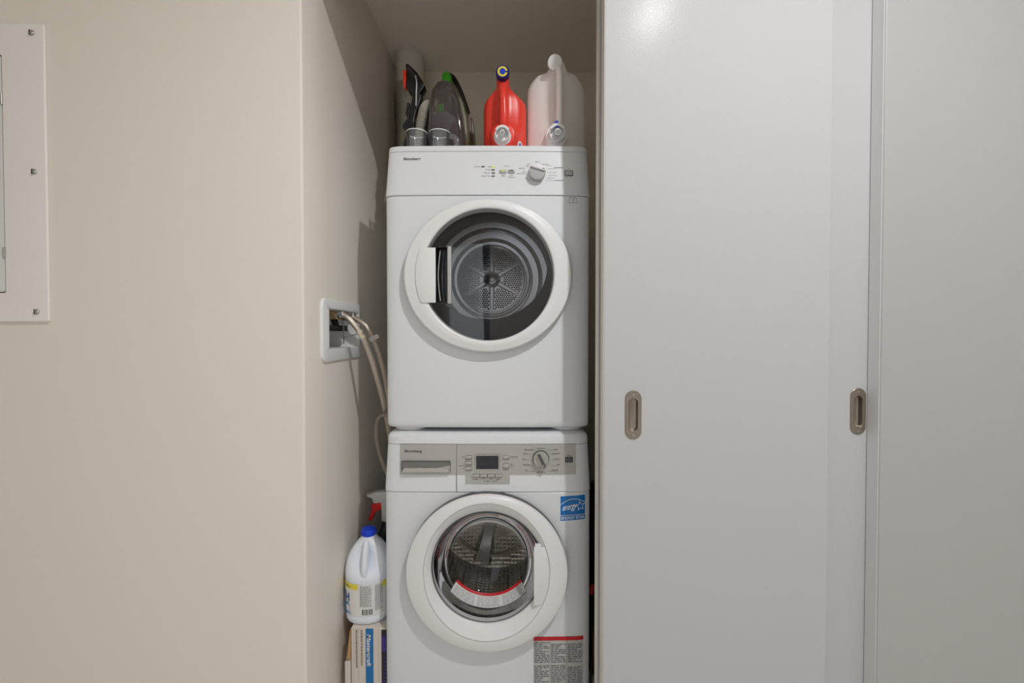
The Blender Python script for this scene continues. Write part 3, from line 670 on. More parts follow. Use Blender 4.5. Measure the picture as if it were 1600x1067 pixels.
# ------------------------------------------------------------------ breaker panel on the left wall
bp_ = thing('breaker_panel', (-1.33, YF, 1.19), 'off-white steel breaker panel cover screwed to the left wall', 'electrical panel')
px1, pz1, pz0, px0 = -1.1505, 1.9225, 1.1905, -1.515
g = G().prism(rrect(px0, px1, pz0, pz1, .006), YF - .007, YF, .003, 3)
cov = build('cover', g, PANELW, bp_, 25)
ox0, ox1, oz0, oz1 = -1.41, -1.2545, 1.262, 1.848
cut(cov, G().prism(rrect(ox0, ox1, oz0, oz1, .006), YF - .02, YF - .0035))
build('opening_shadow', G().prism(rrect(ox0, ox1, oz0, oz1, .006), YF - .0036, YF - .0030), DKGREY, bp_)
g = G().prism(rrect(ox0 + .003, ox1 - .0028, oz0 + .0028, oz1 - .0028, .005), YF - .0080, YF - .0035, .0015, 2)
pdr = build('panel_door', g, PDOOR, bp_, 25)
g = G().prism(rrect(ox0 + .018, ox1 - .0125, oz0 + .016, oz1 - .016, .008), YF - .0095, YF - .0075, .0015, 2); build('door_emboss', g, PDOOR, pdr)
for z in (1.738, 1.362):
    build('hinge', G().tube([(ox1 - .0012, YF - .0085, z - .013), (ox1 - .0012, YF - .0085, z + .013)], .0026, 10), SCREW, pdr)
for x in (-1.1795, -1.486):
    for z in (1.8995, 1.5605, 1.2155):
        g = G().lathe([(.0072, .0005), (.0070, -.0012), (.0052, -.0034), (.0022, -.0044)], (x, YF - .007, z), 'Y', 20, cap1=True)
        sc_ = build('screw', g, SCREW, bp_)
        build('slot', G().rbox(x - .0026, x - .0014, YF - .0120, YF - .0090, z - .0062, z + .0062, .0002, 1), BLACK, sc_)

# ------------------------------------------------------------------ water outlet box in the closet's side wall
ob = thing('water_outlet_box', (XL, 1.36, 1.083), 'white recessed water supply box with rounded faceplate on the closet side wall', 'outlet box')
def side_ring(y0, y1, z0, z1, r, x): return [(x, a, b) for a, b in rrect(y0, y1, z0, z1, r)]
g = G(); rings = []
for e, x in ((0, XL - .001), (0, XL + .0040), (.0012, XL + .0062), (.0035, XL + .0072)): rings.append(side_ring(1.199 + e, 1.517 - e, 1.0825 + e, 1.2595 - e, .024 - e * .5, x))
for e, x in ((.0025, XL + .0072), (.0005, XL + .0055), (0, XL - .002), (0, XL - .095)): rings.append(side_ring(HY0 - e + .0005, HY1 + e - .0005, HZ0 - e + .0005, HZ1 + e - .0005, .008, x))
fp = build('faceplate', g.loft(rings, True, False, True), PLASTIC, ob, 35)
for i, (yv, zv) in enumerate(((1.335, 1.218), (1.425, 1.216))):
    g = G().cyl((XL - .092, yv, zv), (XL - .030, yv, zv), .0085, n=16)
    g.lathe([(.0125, -.030), (.0125, -.022)], (XL, yv, zv), 'X', 6, cap0=True, cap1=True)
    v = build('valve', g, BRASS, ob)
    g = G().cyl((XL - .06, yv, zv + .005), (XL - .06, yv, zv + .012), .006, n=10); build('valve_bonnet', g, BLACKM, v)
g = G().rbox(XL - .034, XL - .014, 1.318, 1.440, 1.1695, 1.1875, .003, 2).cyl((XL - .026, 1.372, 1.185), (XL - .034, 1.372, 1.214), .010, n=14)
build('valve_handle', g, BLACKM, ob)
build('manifold', G().cyl((XL - .045, 1.30, 1.217), (XL - .045, 1.46, 1.217), .0075, n=14), BRASS, ob)
build('sensor_rod', G().cyl((XL - .010, 1.392, 1.13), (XL - .010, 1.392, 1.205), .0016, n=8), INK, ob)

def hose(name, pts, r, m, label, nut=True, group=None):
    t = thing(name, pts[0], label, 'hose', group)
    P = catmull(pts, 8)
    build('sleeve', G().tube(P, r, 16), m, t, 60)
    if nut:
        a, b = Vector(P[0]), Vector(P[3]); d = (b - a).normalized()
        build('coupling_nut', G().tube([tuple(a - d * .006), tuple(a + d * .010)], .0150, 6), BRASS, t, 20)
        build('ferrule', G().tube([tuple(a + d * .012), tuple(a + d * .016), tuple(a + d * .030), tuple(a + d * .034)], [.0085, .0095, .0095, .0085], 16), CHROME, t)
    return t, P
h1, P1 = hose('water_hose', [(XL - .020, 1.335, 1.218), (XL + .010, 1.335, 1.2175), at(548, 501, 1.336), at(565, 524, 1.342), at(580, 560, 1.36), at(592, 600, 1.385), at(600, 631, 1.415), at(606, 662, 1.45), at(612, 700, 1.49)], .0088, BRAID, 'braided steel water hose nearest the front of the outlet box')
h2, P2 = hose('water_hose', [(XL - .020, 1.425, 1.216), (XL + .004, 1.425, 1.2155), at(573, 511, 1.425), at(588, 541, 1.428), at(597, 568, 1.435), at(604, 600, 1.45), at(609, 640, 1.47), at(614, 690, 1.50)], .0088, BRAID, 'braided steel water hose with a white paper tag, farther into the closet')
a, b = Vector(P1[22]), Vector(P1[25])
build('tie_strap', G().tube([tuple(a), tuple(b)], .0092, 14), mat('tape_beige', (0.62, 0.55, 0.42), 0.5), h1)
a = Vector(P1[23]); build('tie_tail', G().tube([tuple(a), tuple(a + Vector((-.018, -.005, -.006))), tuple(a + Vector((-.044, -.012, -.013)))], (.0022), 6), INK, h1)
c = Vector(P2[21]); tagm = mat('tag_white', (0.74, 0.73, 0.68), 0.5)
M = Matrix.Translation(c) @ Matrix.Rotation(R(-27), 4, 'Y')
g = G().rbox(-.010, .022, -.0015, .0015, -.0065, .0065, .001, 1, M); g.v = [(x, y - .010, z) for x, y, z in g.v]
build('paper_tag', g, tagm, h2)
g = G()
for k in range(5):
    gg = G().box(-.008 + k * .006, -.0055 + k * .006, -.012, -.0118, -.004, .004); g.add([tuple(M @ Vector(p)) for p in gg.v], gg.f)
build('tag_print', g, INKL, h2)['kind'] = 'stuff'
h3, _ = hose('cord_loop', [at(614, 652, 1.41), at(604, 648, 1.41), at(595, 650, 1.41), at(589.5, 659, 1.41), at(588.5, 680, 1.41), at(592, 704, 1.41), at(599, 726, 1.41), at(606, 742, 1.41), at(612, 756, 1.41)], .0062, CORD, 'grey-brown cord bent in a loop beside the gap between the machines', nut=False)
h3['category'] = 'cord'

# ------------------------------------------------------------------ vent pipe in the rear corner
pc = (-.436, 1.905)
vp = thing('vent_pipe', (pc[0], pc[1], 0), 'white vent pipe in the rear corner, lower part wrapped in clear plastic', 'pipe')
build('pipe', G().lathe([(.0565, 0), (.0565, 2.12), (.058, 2.122), (.058, 2.15), (.0565, 2.152), (.0565, ZC - .004)], (*pc, 0), 'Z', 40), PIPE, vp)
build('collar', G().lathe([(.0570, ZC - .012), (.062, ZC - .010), (.064, ZC - .001)], (*pc, 0), 'Z', 40), PIPE, vp)
rings = []
for i in range(34):
    z = lerp(1.55, 2.215, i / 33); ring = []
    for k in range(40):
        a = 2 * math.pi * k / 40; r = .0600 + .0035 * math.sin(3 * a + 19 * z) * math.sin(41 * z) + random.uniform(0, .0042) + (.003 if abs(math.cos(a)) > .9 else 0); ring.append((pc[0] + r * math.cos(a), pc[1] + r * math.sin(a), z))
    rings.append(ring)
build('plastic_wrap', G().loft(rings, True, False, False), WRAP, vp, 20)

# ------------------------------------------------------------------ jugs on the dryer
TOP = 1.7085
def srings(secs, cx, cy, n=48):
    """(z, half width, y front, y back, power)"""
    out = []
    for z, hw, y0, y1, p in secs:
        ring = []
        for k in range(n):
            a = 2 * math.pi * k / n; c, s = math.cos(a), math.sin(a)
            ring.append((cx + hw * math.copysign(abs(c) ** (2 / p), c), cy + (y0 + y1) / 2 + (y1 - y0) / 2 * math.copysign(abs(s) ** (2 / p), s), z))
        out.append(ring)
    return out
def tap(t, c, r, m, blue=False):
    """push-tap: cup, raised lip and spout, axis towards the viewer and a little down"""
    x, y, z = c
    g = G().lathe([(r * 1.22, .012), (r * 1.22, .004), (r * 1.12, .000), (r, -.002), (r, -.016), (r * .95, -.018), (r * .86, -.017), (r * .80, -.002), (r * .30, -.002)], (x, y, z), 'Y', 40, cap1=True)
    tp = build('tap', g, m, t)
    g = G().tube([(x, y, z + r * .30), (x, y - .012, z + r * .26), (x, y - .026, z + r * .05), (x, y - .036, z - r * .25)], [r * .40, r * .38, r * .35, r * .33], 20)
    build('spout', g, m, tp)
    build('spout_mouth', G().tube([(x, y - .0358, z - r * .243), (x, y - .0364, z - r * .262)], r * .24, 16), GREYP, tp)
    lip = [(x + r * 1.02 * math.cos(R(a)), z + r * (.10 + 1.02 * math.sin(R(a)))) for a in range(25, 156, 10)] + [(x + r * .80 * math.cos(R(a)), z + r * .80 * math.sin(R(a))) for a in range(155, 24, -10)]
    build('press_lip', G().prism(lip, y - .021, y - .004, .001, 1), m, tp)
    if blue: build('lip_dot', G().lathe([(r * .42, .010), (r * .42, -.001), (r * .34, -.003)], (x, y - .014, z + r * 1.10), 'Y', 20, cap1=True), BLUE, tp)
    return tp
# red jug: a square jug standing corner-on, grip along the front corner
JY = 1.325
def corner_jug(cx, secs, rot=45, n=64, p=6):
    """(z, half side, centre y, power, corner cut for the grip)"""
    rings = []
    for z, h, cy, p, dent in secs:
        ring = []
        for k in range(n):
            a = 2 * math.pi * k / n; c, s = math.cos(a), math.sin(a)
            x = h * math.copysign(abs(c) ** (2 / p), c); y = h * math.copysign(abs(s) ** (2 / p), s)
            xr = x * math.cos(R(rot)) - y * math.sin(R(rot)); yr = x * math.sin(R(rot)) + y * math.cos(R(rot))
            if dent and yr < 0: yr += dent * max(0, 1 - abs(xr) / (h * .95)) ** .8
            ring.append((cx + xr, cy + yr, z))
        rings.append(ring)
    return rings
rx = at(789, 180, 1.41)[0]
rj = thing('detergent_jug', (rx, 1.42, TOP), 'red detergent jug with navy cap and white push tap on the dryer', 'jug')
H = .0545; zs = at(789, 165, 1.41)[2]; zn = at(785, 139, 1.38)[2]; zt_ = at(785, 124, 1.37)[2]; cy = 1.412
secs = [(TOP, H * .93, cy, 5, 0), (TOP + .005, H * .98, cy, 5, 0), (TOP + .02, H, cy, 5, 0), (TOP + .065, H, cy, 5, 0), (TOP + .085, H, cy, 5, .020), (TOP + .105, H, cy, 5, .034), (zs - .02, H, cy, 5, .036), (zs, H * .97, cy, 5, .034), (zs + .012, H * .88, cy - .003, 4, .030), (zn - .010, H * .62, cy - .014, 3.2, .016), (zn - .002, H * .42, cy - .026, 2.6, .004), (zn + .004, H * .36, cy - .031, 2.2, 0), (zt_, H * .345, cy - .038, 2, 0)]
rings = corner_jug(rx, secs); nx = at(786, 130, 1.38)[0]; sh_ = nx - rx
for ring, (z, *_r) in zip(rings, secs):
    t = min(1, max(0, (z - zs) / (zn - zs)))
    for i, p in enumerate(ring): ring[i] = (p[0] + sh_ * t, p[1], p[2])
build('bottle', G().loft(rings), REDJ, rj, 50)
hp = [(rx - .001, cy - .056, TOP + .072), (rx - .002, cy - .071, TOP + .090), (rx - .003, cy - .073, zs - .035), (rx - .004, cy - .070, zs - .005), (nx, cy - .060, zn - .016), (nx, cy - .046, zn + .004)]
build('handle', G().tube(catmull(hp, 5), [(.0155 - .003 * math.sin(math.pi * k / 25), .0120) for k in range(26)], 20), REDJ, rj, 60)
c = at(787, 211, 1.345)
build('tap_boss', G().lathe([(.044, .034), (.043, .012), (.038, .002), (.034, -.003), (.030, -.004)], (c[0], c[1], c[2]), 'Y', 48, cap1=True), REDJ, rj, 60)
tap(rj, (at(785, 212, 1.335)[0], c[1] - .006, at(785, 212, 1.335)[2]), .0225, PLASTIC)
d = Vector((0, -1, -.03)).normalized()
cc = Vector(at(785.2, 111.5, 1.338)); nk0 = Vector((nx, cy - .038, zt_ - .006))
build('neck', G().tube([tuple(nk0), tuple(nk0 + Vector((0, -.010, .012))), tuple(cc - d * .022 + Vector((0, 0, -.002))), tuple(cc - d * .012)], [.0195, .0195, .0185, .0185], 28), REDJ, rj, 60)
cp = build('cap', G().tube([tuple(cc - d * .026), tuple(cc - d * .022), tuple(cc - d * .002), tuple(cc)], [.0200, .0208, .0203, .0185], 32), NAVY, rj, 30)
def disc_ring(c, d, r0, r1, off, n=32, a0=0, a1=360):
    d = d.normalized(); u = Vector((1, 0, 0)); w = d.cross(u).normalized(); rings = []
    for k in range(n + 1):
        a = R(lerp(a0, a1, k / n)); e = u * math.cos(a) + w * math.sin(a); rings.append([tuple(c + d * off + e * r0), tuple(c + d * off + e * r1)])
    return G().loft(rings, False, False, False)
build('cap_ring', disc_ring(cc, d, .0092, .0150, .0006, 28, 8, 344), YELLOW, cp, flip=False)
build('cap_centre', G().tube([tuple(cc), tuple(cc + d * .0010)], .0080, 24), BLUE, cp)
def face_pt(u, v, off):
    """right-hand front face of the red jug: u along it from the front corner, v height"""
    k = math.sqrt(.5); e = H * 1.02
    bx, by = rx, cy - e * 2 * k
    return (bx + u * k + off * k, by + u * k - off * k, v)
ov = [face_pt(.066 + .011 * math.cos(R(a)), TOP + .034 + .016 * math.sin(R(a)), .0006) for a in range(0, 360, 20)]
build('badge', G().add(ov, [tuple(range(18))]), LABELW, rj, flip=False)
ov = [face_pt(.066 + .0055 * math.cos(R(a)), TOP + .034 + .010 * math.sin(R(a)), .0012) for a in range(0, 360, 20)]
build('badge_mark', G().add(ov, [tuple(range(18))]), mat('badge_violet', (0.12, 0.06, 0.5), 0.4), rj, flip=False)
# translucent white jug
wx = at(869, 180, 1.42)[0]
wj = thing('detergent_jug', (wx, 1.44, TOP), 'large translucent white jug with white cap and push tap on the dryer', 'jug')
H = .0725; zs = at(869, 138, 1.42)[2]; zt_ = at(867, 112, 1.38)[2]; cy = 1.428
secs = [(TOP, H * .95, cy, 7, 0), (TOP + .005, H * .99, cy, 7, 0), (TOP + .02, H, cy, 7, 0), (TOP + .07, H, cy, 7, 0), (TOP + .10, H, cy, 7, .022), (zs - .025, H, cy, 7, .030), (zs - .003, H * .98, cy, 6, .030), (zs + .010, H * .93, cy - .002, 5, .026), (zs + .024, H * .78, cy - .012, 4.5, .018), (zt_ - .016, H * .56, cy - .028, 3.6, .008), (zt_ - .004, H * .43, cy - .040, 2.8, 0), (zt_ + .008, H * .33, cy - .050, 2.2, 0), (zt_ + .014, H * .29, cy - .056, 2, 0)]
build('bottle', G().loft(corner_jug(wx, secs, 45)), MILK, wj, 50)
hp = [(wx, cy - .096, TOP + .070), (wx, cy - .099, TOP + .10), (wx, cy - .099, zs - .05), (wx, cy - .098, zs - .020), (wx, cy - .092, zs + .006), (wx, cy - .074, zt_ - .014)]
build('handle', G().tube(catmull(hp, 5), [(.0135, .0105)] * 26, 20), MILK, wj, 60)
d = Vector((0, -.90, -.42)).normalized()
cc = Vector(at(867.2, 97.5, 1.342)); nk0 = Vector((wx, cy - .046, zt_ - .002))
build('neck', G().tube([tuple(nk0), tuple(nk0 + Vector((0, -.008, .010))), tuple(cc - d * .030 + Vector((0, .004, .004))), tuple(cc - d * .010)], [.0240, .0235, .0225, .0200], 28), MILK, wj, 60)
build('cap', G().tube([tuple(cc - d * .020), tuple(cc - d * .016), tuple(cc - d * .0015), tuple(cc)], [.0200, .0218, .0218, .0208], 32), PLASTIC, wj, 30)
c = at(870, 211.5, 1.335)
build('tap_boss', G().lathe([(.036, .030), (.034, .004), (.031, .000)], c, 'Y', 40, cap1=True), MILK, wj)
tap(wj, (c[0], c[1], c[2]), .0245, PLASTIC, True)

# ------------------------------------------------------------------ dosing cups
def cup(label, px, pyr, Y, r, h, spout):
    c = at(px, 222, Y); t = thing('dosing_cup', (c[0], Y, TOP), label, 'cup')
    build('cup', G().lathe([(.001, .0025), (r * .78, .0025), (r * .84, .010), (r * .985, h - .004), (r, h - .003), (r, h), (r * .955, h), (r * .95, h - .003), (r * .82, .009), (r * .76, .0045), (.001, .0045)], (c[0], Y, TOP - .002), 'Z', 40), CUPG, t, 35)
    rim = G().lathe([(r * 1.0, h - .0025), (r * 1.01, h), (r * .955, h + .0004), (r * .95, h - .002)], (c[0], Y, TOP - .002), 'Z', 40)
    build('rim', rim, mat('cup_rim', (0.74, 0.75, 0.76), 0.3), t)
    if spout:
        path = [(c[0] + r * .95, Y - .004, TOP + h * .80), (c[0] + r * 1.45, Y - .006, TOP + h * .72), (c[0] + r * 1.62, Y - .006, TOP + h * .45), (c[0] + r * 1.40, Y - .006, TOP + h * .2), (c[0] + r * .86, Y - .004, TOP + h * .16)]
        build('handle', G().tube(catmull(path, 5), [(.0035, .008)] * 21, 10), CUPG, t)
cup('clear plastic measuring cup without handle, leftmost on the dryer', 651, 206, 1.355, .0325, .066, False)
cup('clear plastic measuring cup with a side handle, in front of the carpet cleaner', 687, 208, 1.350, .0320, .063, True)

# ------------------------------------------------------------------ portable carpet cleaner
cc_ = thing('carpet_cleaner', (-.20, 1.50, TOP), 'smoky clear portable carpet cleaner with green handle and ribbed hose on the dryer', 'carpet cleaner')
def outl(pts, Y): return [(lambda q: (q[0], q[2]))(at(px, py, Y)) for px, py in pts]
def sm(pts, m=4):
    """closed smooth outline through points"""
    P = [Vector((p[0], p[1])) for p in pts]; n = len(P); out = []
    for i in range(n):
        a, b, c, d = P[i - 1], P[i], P[(i + 1) % n], P[(i + 2) % n]
        for k in range(m):
            t = k / m; q = 0.5 * ((2 * b) + (c - a) * t + (2 * a - 5 * b + 4 * c - d) * t * t + (3 * b - a - 3 * c + d) * t ** 3); out.append((q.x, q.y))
    return out
def zfloor(o, z=TOP): return [(x, max(zz, z)) for x, zz in o]
# rear housing
o = [(698, 128), (704, 124), (716, 143), (725, 164), (731, 187), (733, 210), (733, 236), (700, 236), (700, 190), (699, 150)]
build('housing', G().prism(zfloor(outl(o, 1.50)), 1.475, 1.62, .012, 3), HOUSE, cc_, 40)
# dirty water tank: clear shell over dark contents
o = [(671, 236), (668, 215), (670, 185), (672, 160), (676, 140), (684, 129), (694, 125.5), (704, 128), (711, 137), (717, 155), (722, 180), (726, 205), (727, 236)]
build('tank', G().prism(zfloor(outl(o, 1.40)), 1.385, 1.475, .016, 4), SMOKE, cc_, 40)
o = [(676, 236), (674, 205), (676, 183), (684, 176), (700, 176), (712, 185), (719, 236)]
build('tank_liquid', G().prism(zfloor(outl(o, 1.42), TOP + .002), 1.405, 1.465, .010, 3), SLATE, cc_, 40)
o = [(686, 182), (685, 150), (688, 141), (695, 138), (703, 142), (706, 155), (707, 180)]
build('tank_float', G().prism(outl(o, 1.425), 1.415, 1.458, .008, 3), BLACK, cc_, 40)
o = [(704, 236), (702, 205), (708, 190), (714, 196), (721, 236)]
build('tank_label', G().prism(zfloor(outl(o, 1.40), TOP + .002), 1.398, 1.404), PURP, cc_)
build('tank_base', G().tube([(at(690, 215, 1.39)[0], 1.385, TOP + .03), (at(690, 215, 1.39)[0], 1.40, TOP + .03)], .030, 32), SLATE, cc_)
o = [(684, 165), (694, 163), (694, 176), (684, 177)]
build('tank_valve', G().prism(outl(o, 1.415), 1.405, 1.416, .002, 2), GREEN, cc_)
# handle: green tip, black strap down the back
hp = [at(697, 118, 1.47), at(704, 121, 1.50), at(713, 136, 1.53), at(722, 158, 1.555), at(729, 180, 1.57)]
build('handle_strap', G().tube(catmull(hp, 5), [(.016, .010)] * 21, 16), BLACK, cc_, 60)
o = [(690.5, 127), (691, 118), (694, 114), (699, 113), (703.5, 116), (706, 122), (704, 131), (694, 131)]
build('handle_tip', G().prism(outl(o, 1.45), 1.440, 1.490, .008, 4), GREEN, cc_, 40)
# clean water tank at the back
o = [(729, 236), (729, 176), (733, 182), (736, 186), (738.5, 236)]
build('rear_tank', G().prism(zfloor(outl(o, 1.54)), 1.53, 1.62, .003, 2), MAROON, cc_)
o = [(737, 236), (736, 184), (739, 187), (742.5, 236)]
build('rear_cover', G().prism(zfloor(outl(o, 1.56)), 1.55, 1.64, .003, 2), HOUSE, cc_)
# ribbed hoses
def ribbed(path, r, m, name, pitch=.0064):
    P = [Vector(p) for p in catmull(path, 26)]; L = 0; out = [P[0]]; rad = [r]
    for a, b in zip(P, P[1:]):
        L += (b - a).length; out.append(b); rad.append(r * (.87 + .13 * math.sin(2 * math.pi * L / pitch)))
    build(name, G().tube([tuple(p) for p in out], rad, 16), m, cc_, 20)
ribbed([at(654, 236, 1.425), at(655.5, 215, 1.42), at(657, 197, 1.415), at(660, 182, 1.415), at(663, 170, 1.42), at(669, 164, 1.44), at(675, 170, 1.465)], .0155, HOSEG, 'hose')
ribbed([at(669, 236, 1.45), at(669, 215, 1.45), at(669.5, 195, 1.45), at(671, 175, 1.455), at(674, 160, 1.465)], .0125, HOSED, 'hose')
# hand tool clipped to the side
YT = 1.445
o = [(634, 103), (636, 99.5), (641, 103), (652, 114), (660, 126), (664, 134), (662, 139), (656, 147), (659, 150), (656, 163), (652, 172), (648, 186), (650, 202), (648, 214), (640, 216), (638, 205), (640, 190), (641, 175), (643, 160), (645, 146), (637, 140), (634.5, 132), (637, 122)]
tool = build('hand_tool', G().prism(outl(o, YT), YT - .006, YT + .034, .004, 2), BLACK, cc_, 30)
o = [(636, 102), (641, 106), (650, 118), (656, 127), (654, 131), (645, 121), (637, 110)]
build('tool_window', G().prism(outl(o, YT), YT - .0085, YT - .005, .001, 1), mat('tool_gloss', (0.03, 0.02, 0.025), 0.12), tool)
o = [(629.5, 110), (635, 109.5), (635.5, 114), (634, 117), (635.5, 120), (634, 138), (630.5, 136), (629.5, 124)]
build('trigger', G().prism(outl(o, YT), YT - .004, YT + .022, .003, 2), TRED, tool)
g = G().tube(catmull([at(649, 118, YT - .012), at(651, 128, YT - .012), at(650.5, 145, YT - .012), at(650, 165, YT - .012)], 5), .0022, 8)
build('tool_edge', g, GREYP, tool)
o = [(640, 176), (635, 162), (637, 157), (634, 168), (632.5, 178), (636, 184), (628, 195), (630, 201), (638, 196), (640, 208), (632, 216), (628, 228), (627, 237), (650, 237), (650, 205)]
build('tool_clip', G().prism(zfloor(outl([(636, 158), (640, 160), (640, 180), (641, 196), (650, 204), (649, 237), (628, 237), (629, 224), (633, 212), (634, 204), (628, 198), (629, 192), (636, 184), (633, 176)], YT)), YT + .002, YT + .026, .003, 2), BLACK, cc_)
build('clip_foot', G().rbox(at(628, 226, YT)[0], at(637, 226, YT)[0], YT - .012, YT + .02, TOP, TOP + .034, .004, 2), GREYP, cc_)

# ------------------------------------------------------------------ carton, bleach and spray bottle left of the washer
BX0, BX1, BY0, BY1, BZ = -.479, -.371, 1.300, 1.70, .285
cb = thing('storage_carton', (-.44, 1.5, 0), 'pale cardboard carton with a vertical blue stripe in the gap left of the washer', 'carton')
build('carton_body', G().rbox(BX0, BX1, BY0, BY1, 0, BZ, .0015, 1), BOXW, cb)
sx0, sx1 = at(571.5, 1020, BY0)[0], at(583.5, 1020, BY0)[0]
build('blue_stripe', G().box(sx0, sx1, BY0 - .0006, BY0 + .0005, .002, BZ - .001), BOXBL, cb)
g = G(); tx = sx0 + .0035
ztop = .268
text_on(g, lambda u, v: (tx + v, BY0 - .0012, ztop - u), 'Mastercraft', .098, .0125, .3, .02)
build('carton_lettering', g, LABELW, cb)
g = G()
flat = lambda x, z: BY0
for px0, px1 in ((555.5, 558.5), (563.5, 566.5)):
    x0, x1 = at(px0, 1000, BY0)[0], at(px1, 1000, BY0)[0]; z = ztop + .012
    while z > ztop - .095:
        h = random.uniform(.004, .010); g.box(x0 + random.uniform(0, .0012), x1, BY0 - .0007, BY0, z - h, z); z -= h + .0018
build('carton_print', g, mat('carton_ink', (0.30, 0.25, 0.23), 0.6), cb)['kind'] = 'stuff'
g = G()
for px in (549, 552.5, 559.8, 590.5):
    x = at(px, 1000, BY0)[0]; g.box(x, x + .0018, BY0 - .0005, BY0, .002, BZ - .002)
build('carton_crease', g, mat('carton_shade', (0.56, 0.50, 0.45), 0.65), cb)
build('side_flap', G().prism([(BX0 - .0015, .105), (BX0 - .0175, .112), (BX0 - .0180, .185), (BX0 - .0015, .190)], BY0 - .004, BY0 + .02, .001, 1), BOXW, cb)
g = G().prism([(BX0 - .001, .192), (BX0 - .014, .194), (BX0 - .0025, .281), (BX0 - .0005, .281)], BY0 - .002, BY0 + .10, .0006, 1); build('torn_flap', g, BOXB, cb)
dk = build('dark_side', G().box(BX1 - .0175, BX1 + .0008, BY0 - .0012, BY1, .002, BZ - .004), mat('carton_black', (0.02, 0.018, 0.03), 0.5), cb)
g = G()
for k in range(9): z = .10 + k * .012; g.box(BX1 - .014 + .0004 * k, BX1 - .004, BY0 - .0018, BY0 - .001, z, z + .0045)
g.box(BX1 - .016, BX1 - .003, BY0 - .0018, BY0 - .001, .215, .262)
build('side_print', g, mat('carton_violet', (0.05, 0.03, 0.22), 0.5), cb)['kind'] = 'stuff'
# bleach bottle
bcx, bcy = -.4480, 1.372; BH = .302
bl = thing('bleach_bottle', (bcx, bcy, BZ), 'white bleach bottle with blue cap and yellow-topped label, on the carton', 'bottle')
hwx, hwy = .0690, .0660
def brow(z, sc, n=48, dent=0.0, dx=0.0, p=2.3):
    ring = []
    for k in range(n):
        a = 2 * math.pi * k / n; c, s = math.cos(a), math.sin(a)
        x = hwx * sc * math.copysign(abs(c) ** (2 / p), c); y = hwy * sc * math.copysign(abs(s) ** (2 / p), s)
        if dent and s < 0: y += dent * max(0, 1 - abs(c) * 1.1)
        ring.append((bcx + x + dx, bcy + y, BZ + z))
    return ring
Z = .97
rings = [brow(0, .82), brow(.003, .90), brow(.010, .955), brow(.022, .975), brow(.024, .965), brow(.030, .985), brow(.128, .985), brow(.134, .995), brow(.146, 1.0), brow(.158, .985, dent=.012), brow(.172, .95, dent=.030), brow(.190, .88, dent=.036), brow(.208, .76, dent=.032), brow(.224, .60, dent=.018), brow(.236, .44, dent=.004, p=2), brow(.243, .335, p=2), brow(.256, .30, p=2)]
build('bottle', G().loft(rings), WHITEJ, bl, 50)
build('handle', G().tube(catmull([(bcx + .006, bcy - .052, BZ + .146), (bcx + .005, bcy - .0565, BZ + .166), (bcx + .004, bcy - .050, BZ + .190), (bcx + .002, bcy - .036, BZ + .214), (bcx, bcy - .020, BZ + .236)], 5), [(.0125, .0095)] * 21, 18), WHITEJ, bl, 60)
cz = BZ + .249
ca = G().lathe([(.0215, 0), (.0225, .002), (.0222, .016), (.0205, .0195), (.016, .0205)], (bcx, bcy, cz), 'Z', 48, cap1=True)
capb = build('cap', ca, BLUE, bl, 30)
for k in range(28):
    a = 2 * math.pi * k / 28; c, s = math.cos(a), math.sin(a)
    build('cap_rib', G().tube([(bcx + .0224 * c, bcy + .0224 * s, cz + .002), (bcx + .0222 * c, bcy + .0222 * s, cz + .0155)], .0007, 4), BLUE, capb)
def bpt(u, z, off):
    """u: angle in degrees, 270 faces the viewer"""
    a = R(u); c, s = math.cos(a), math.sin(a); q = 2 / 2.3; k = .985
    return (bcx + (hwx * k + off) * math.copysign(abs(c) ** q, c), bcy + (hwy * k + off) * math.copysign(abs(s) ** q, s), BZ + z)
def bpatch(u0, u1, z0, z1, off, n=14): return G().loft([[bpt(lerp(u0, u1, k / n), z0, off), bpt(lerp(u0, u1, k / n), z1, off)] for k in range(n + 1)], False, False, False)
lab = build('label', bpatch(120, 362, .031, .127, .0006, 48), LABELW, bl, 60, flip=False)
build('label_band', bpatch(120, 262, .110, .127, .0010, 20), YELLOW, lab, flip=False)
build('label_band', bpatch(318, 362, .110, .127, .0010, 12), YELLOW, lab, flip=False)
build('label_blue', bpatch(335, 362, .031, .108, .0010, 10), LABELB, lab, flip=False)
g = G(); deg = .058
def onb(u0, z0): return lambda u, v: bpt(u0 + u / .066 * 57.3, z0 + v, .0013)
text_on(g, onb(139, .070), 'BLEACH', .112, .027, 0, .03)
build('label_lettering', g, mat('label_navy', (0.02, 0.07, 0.33), 0.5), lab)
g = G(); text_on(g, onb(214, .1145), 'FORMULA', .031, .006, 0, .01); build('band_lettering', g, INK, lab)
g = G()
for u, z, r in ((226, .052, 12), (212, .046, 15)):
    rings = [[bpt(u + r * s * math.cos(2 * math.pi * k / 24), z + .017 * r / 13 * s * math.sin(2 * math.pi * k / 24), .0012) for k in range(24)] for s in (1, .02)]
    g.loft(rings, True, False, False)
build('label_emblem', g, mat('emblem_blue', (0.03, 0.22, 0.50), 0.5), lab, flip=False)
rings = [[bpt(230 + 8 * s * math.cos(2 * math.pi * k / 24), .051 + .0105 * s * math.sin(2 * math.pi * k / 24), .0016) for k in range(24)] for s in (1, .02)]
build('emblem_centre', G().loft(rings, True, False, False), LABELW, lab, flip=False)
g = G()
for k in range(7): p = bpatch(208, 244, .0335 + k * .0012, .0340 + k * .0012, .0011, 4); g.add(p.v, p.f)
build('label_wave', g, mat('wave_blue', (0.25, 0.45, 0.65), 0.5), lab, flip=False)
g = G()
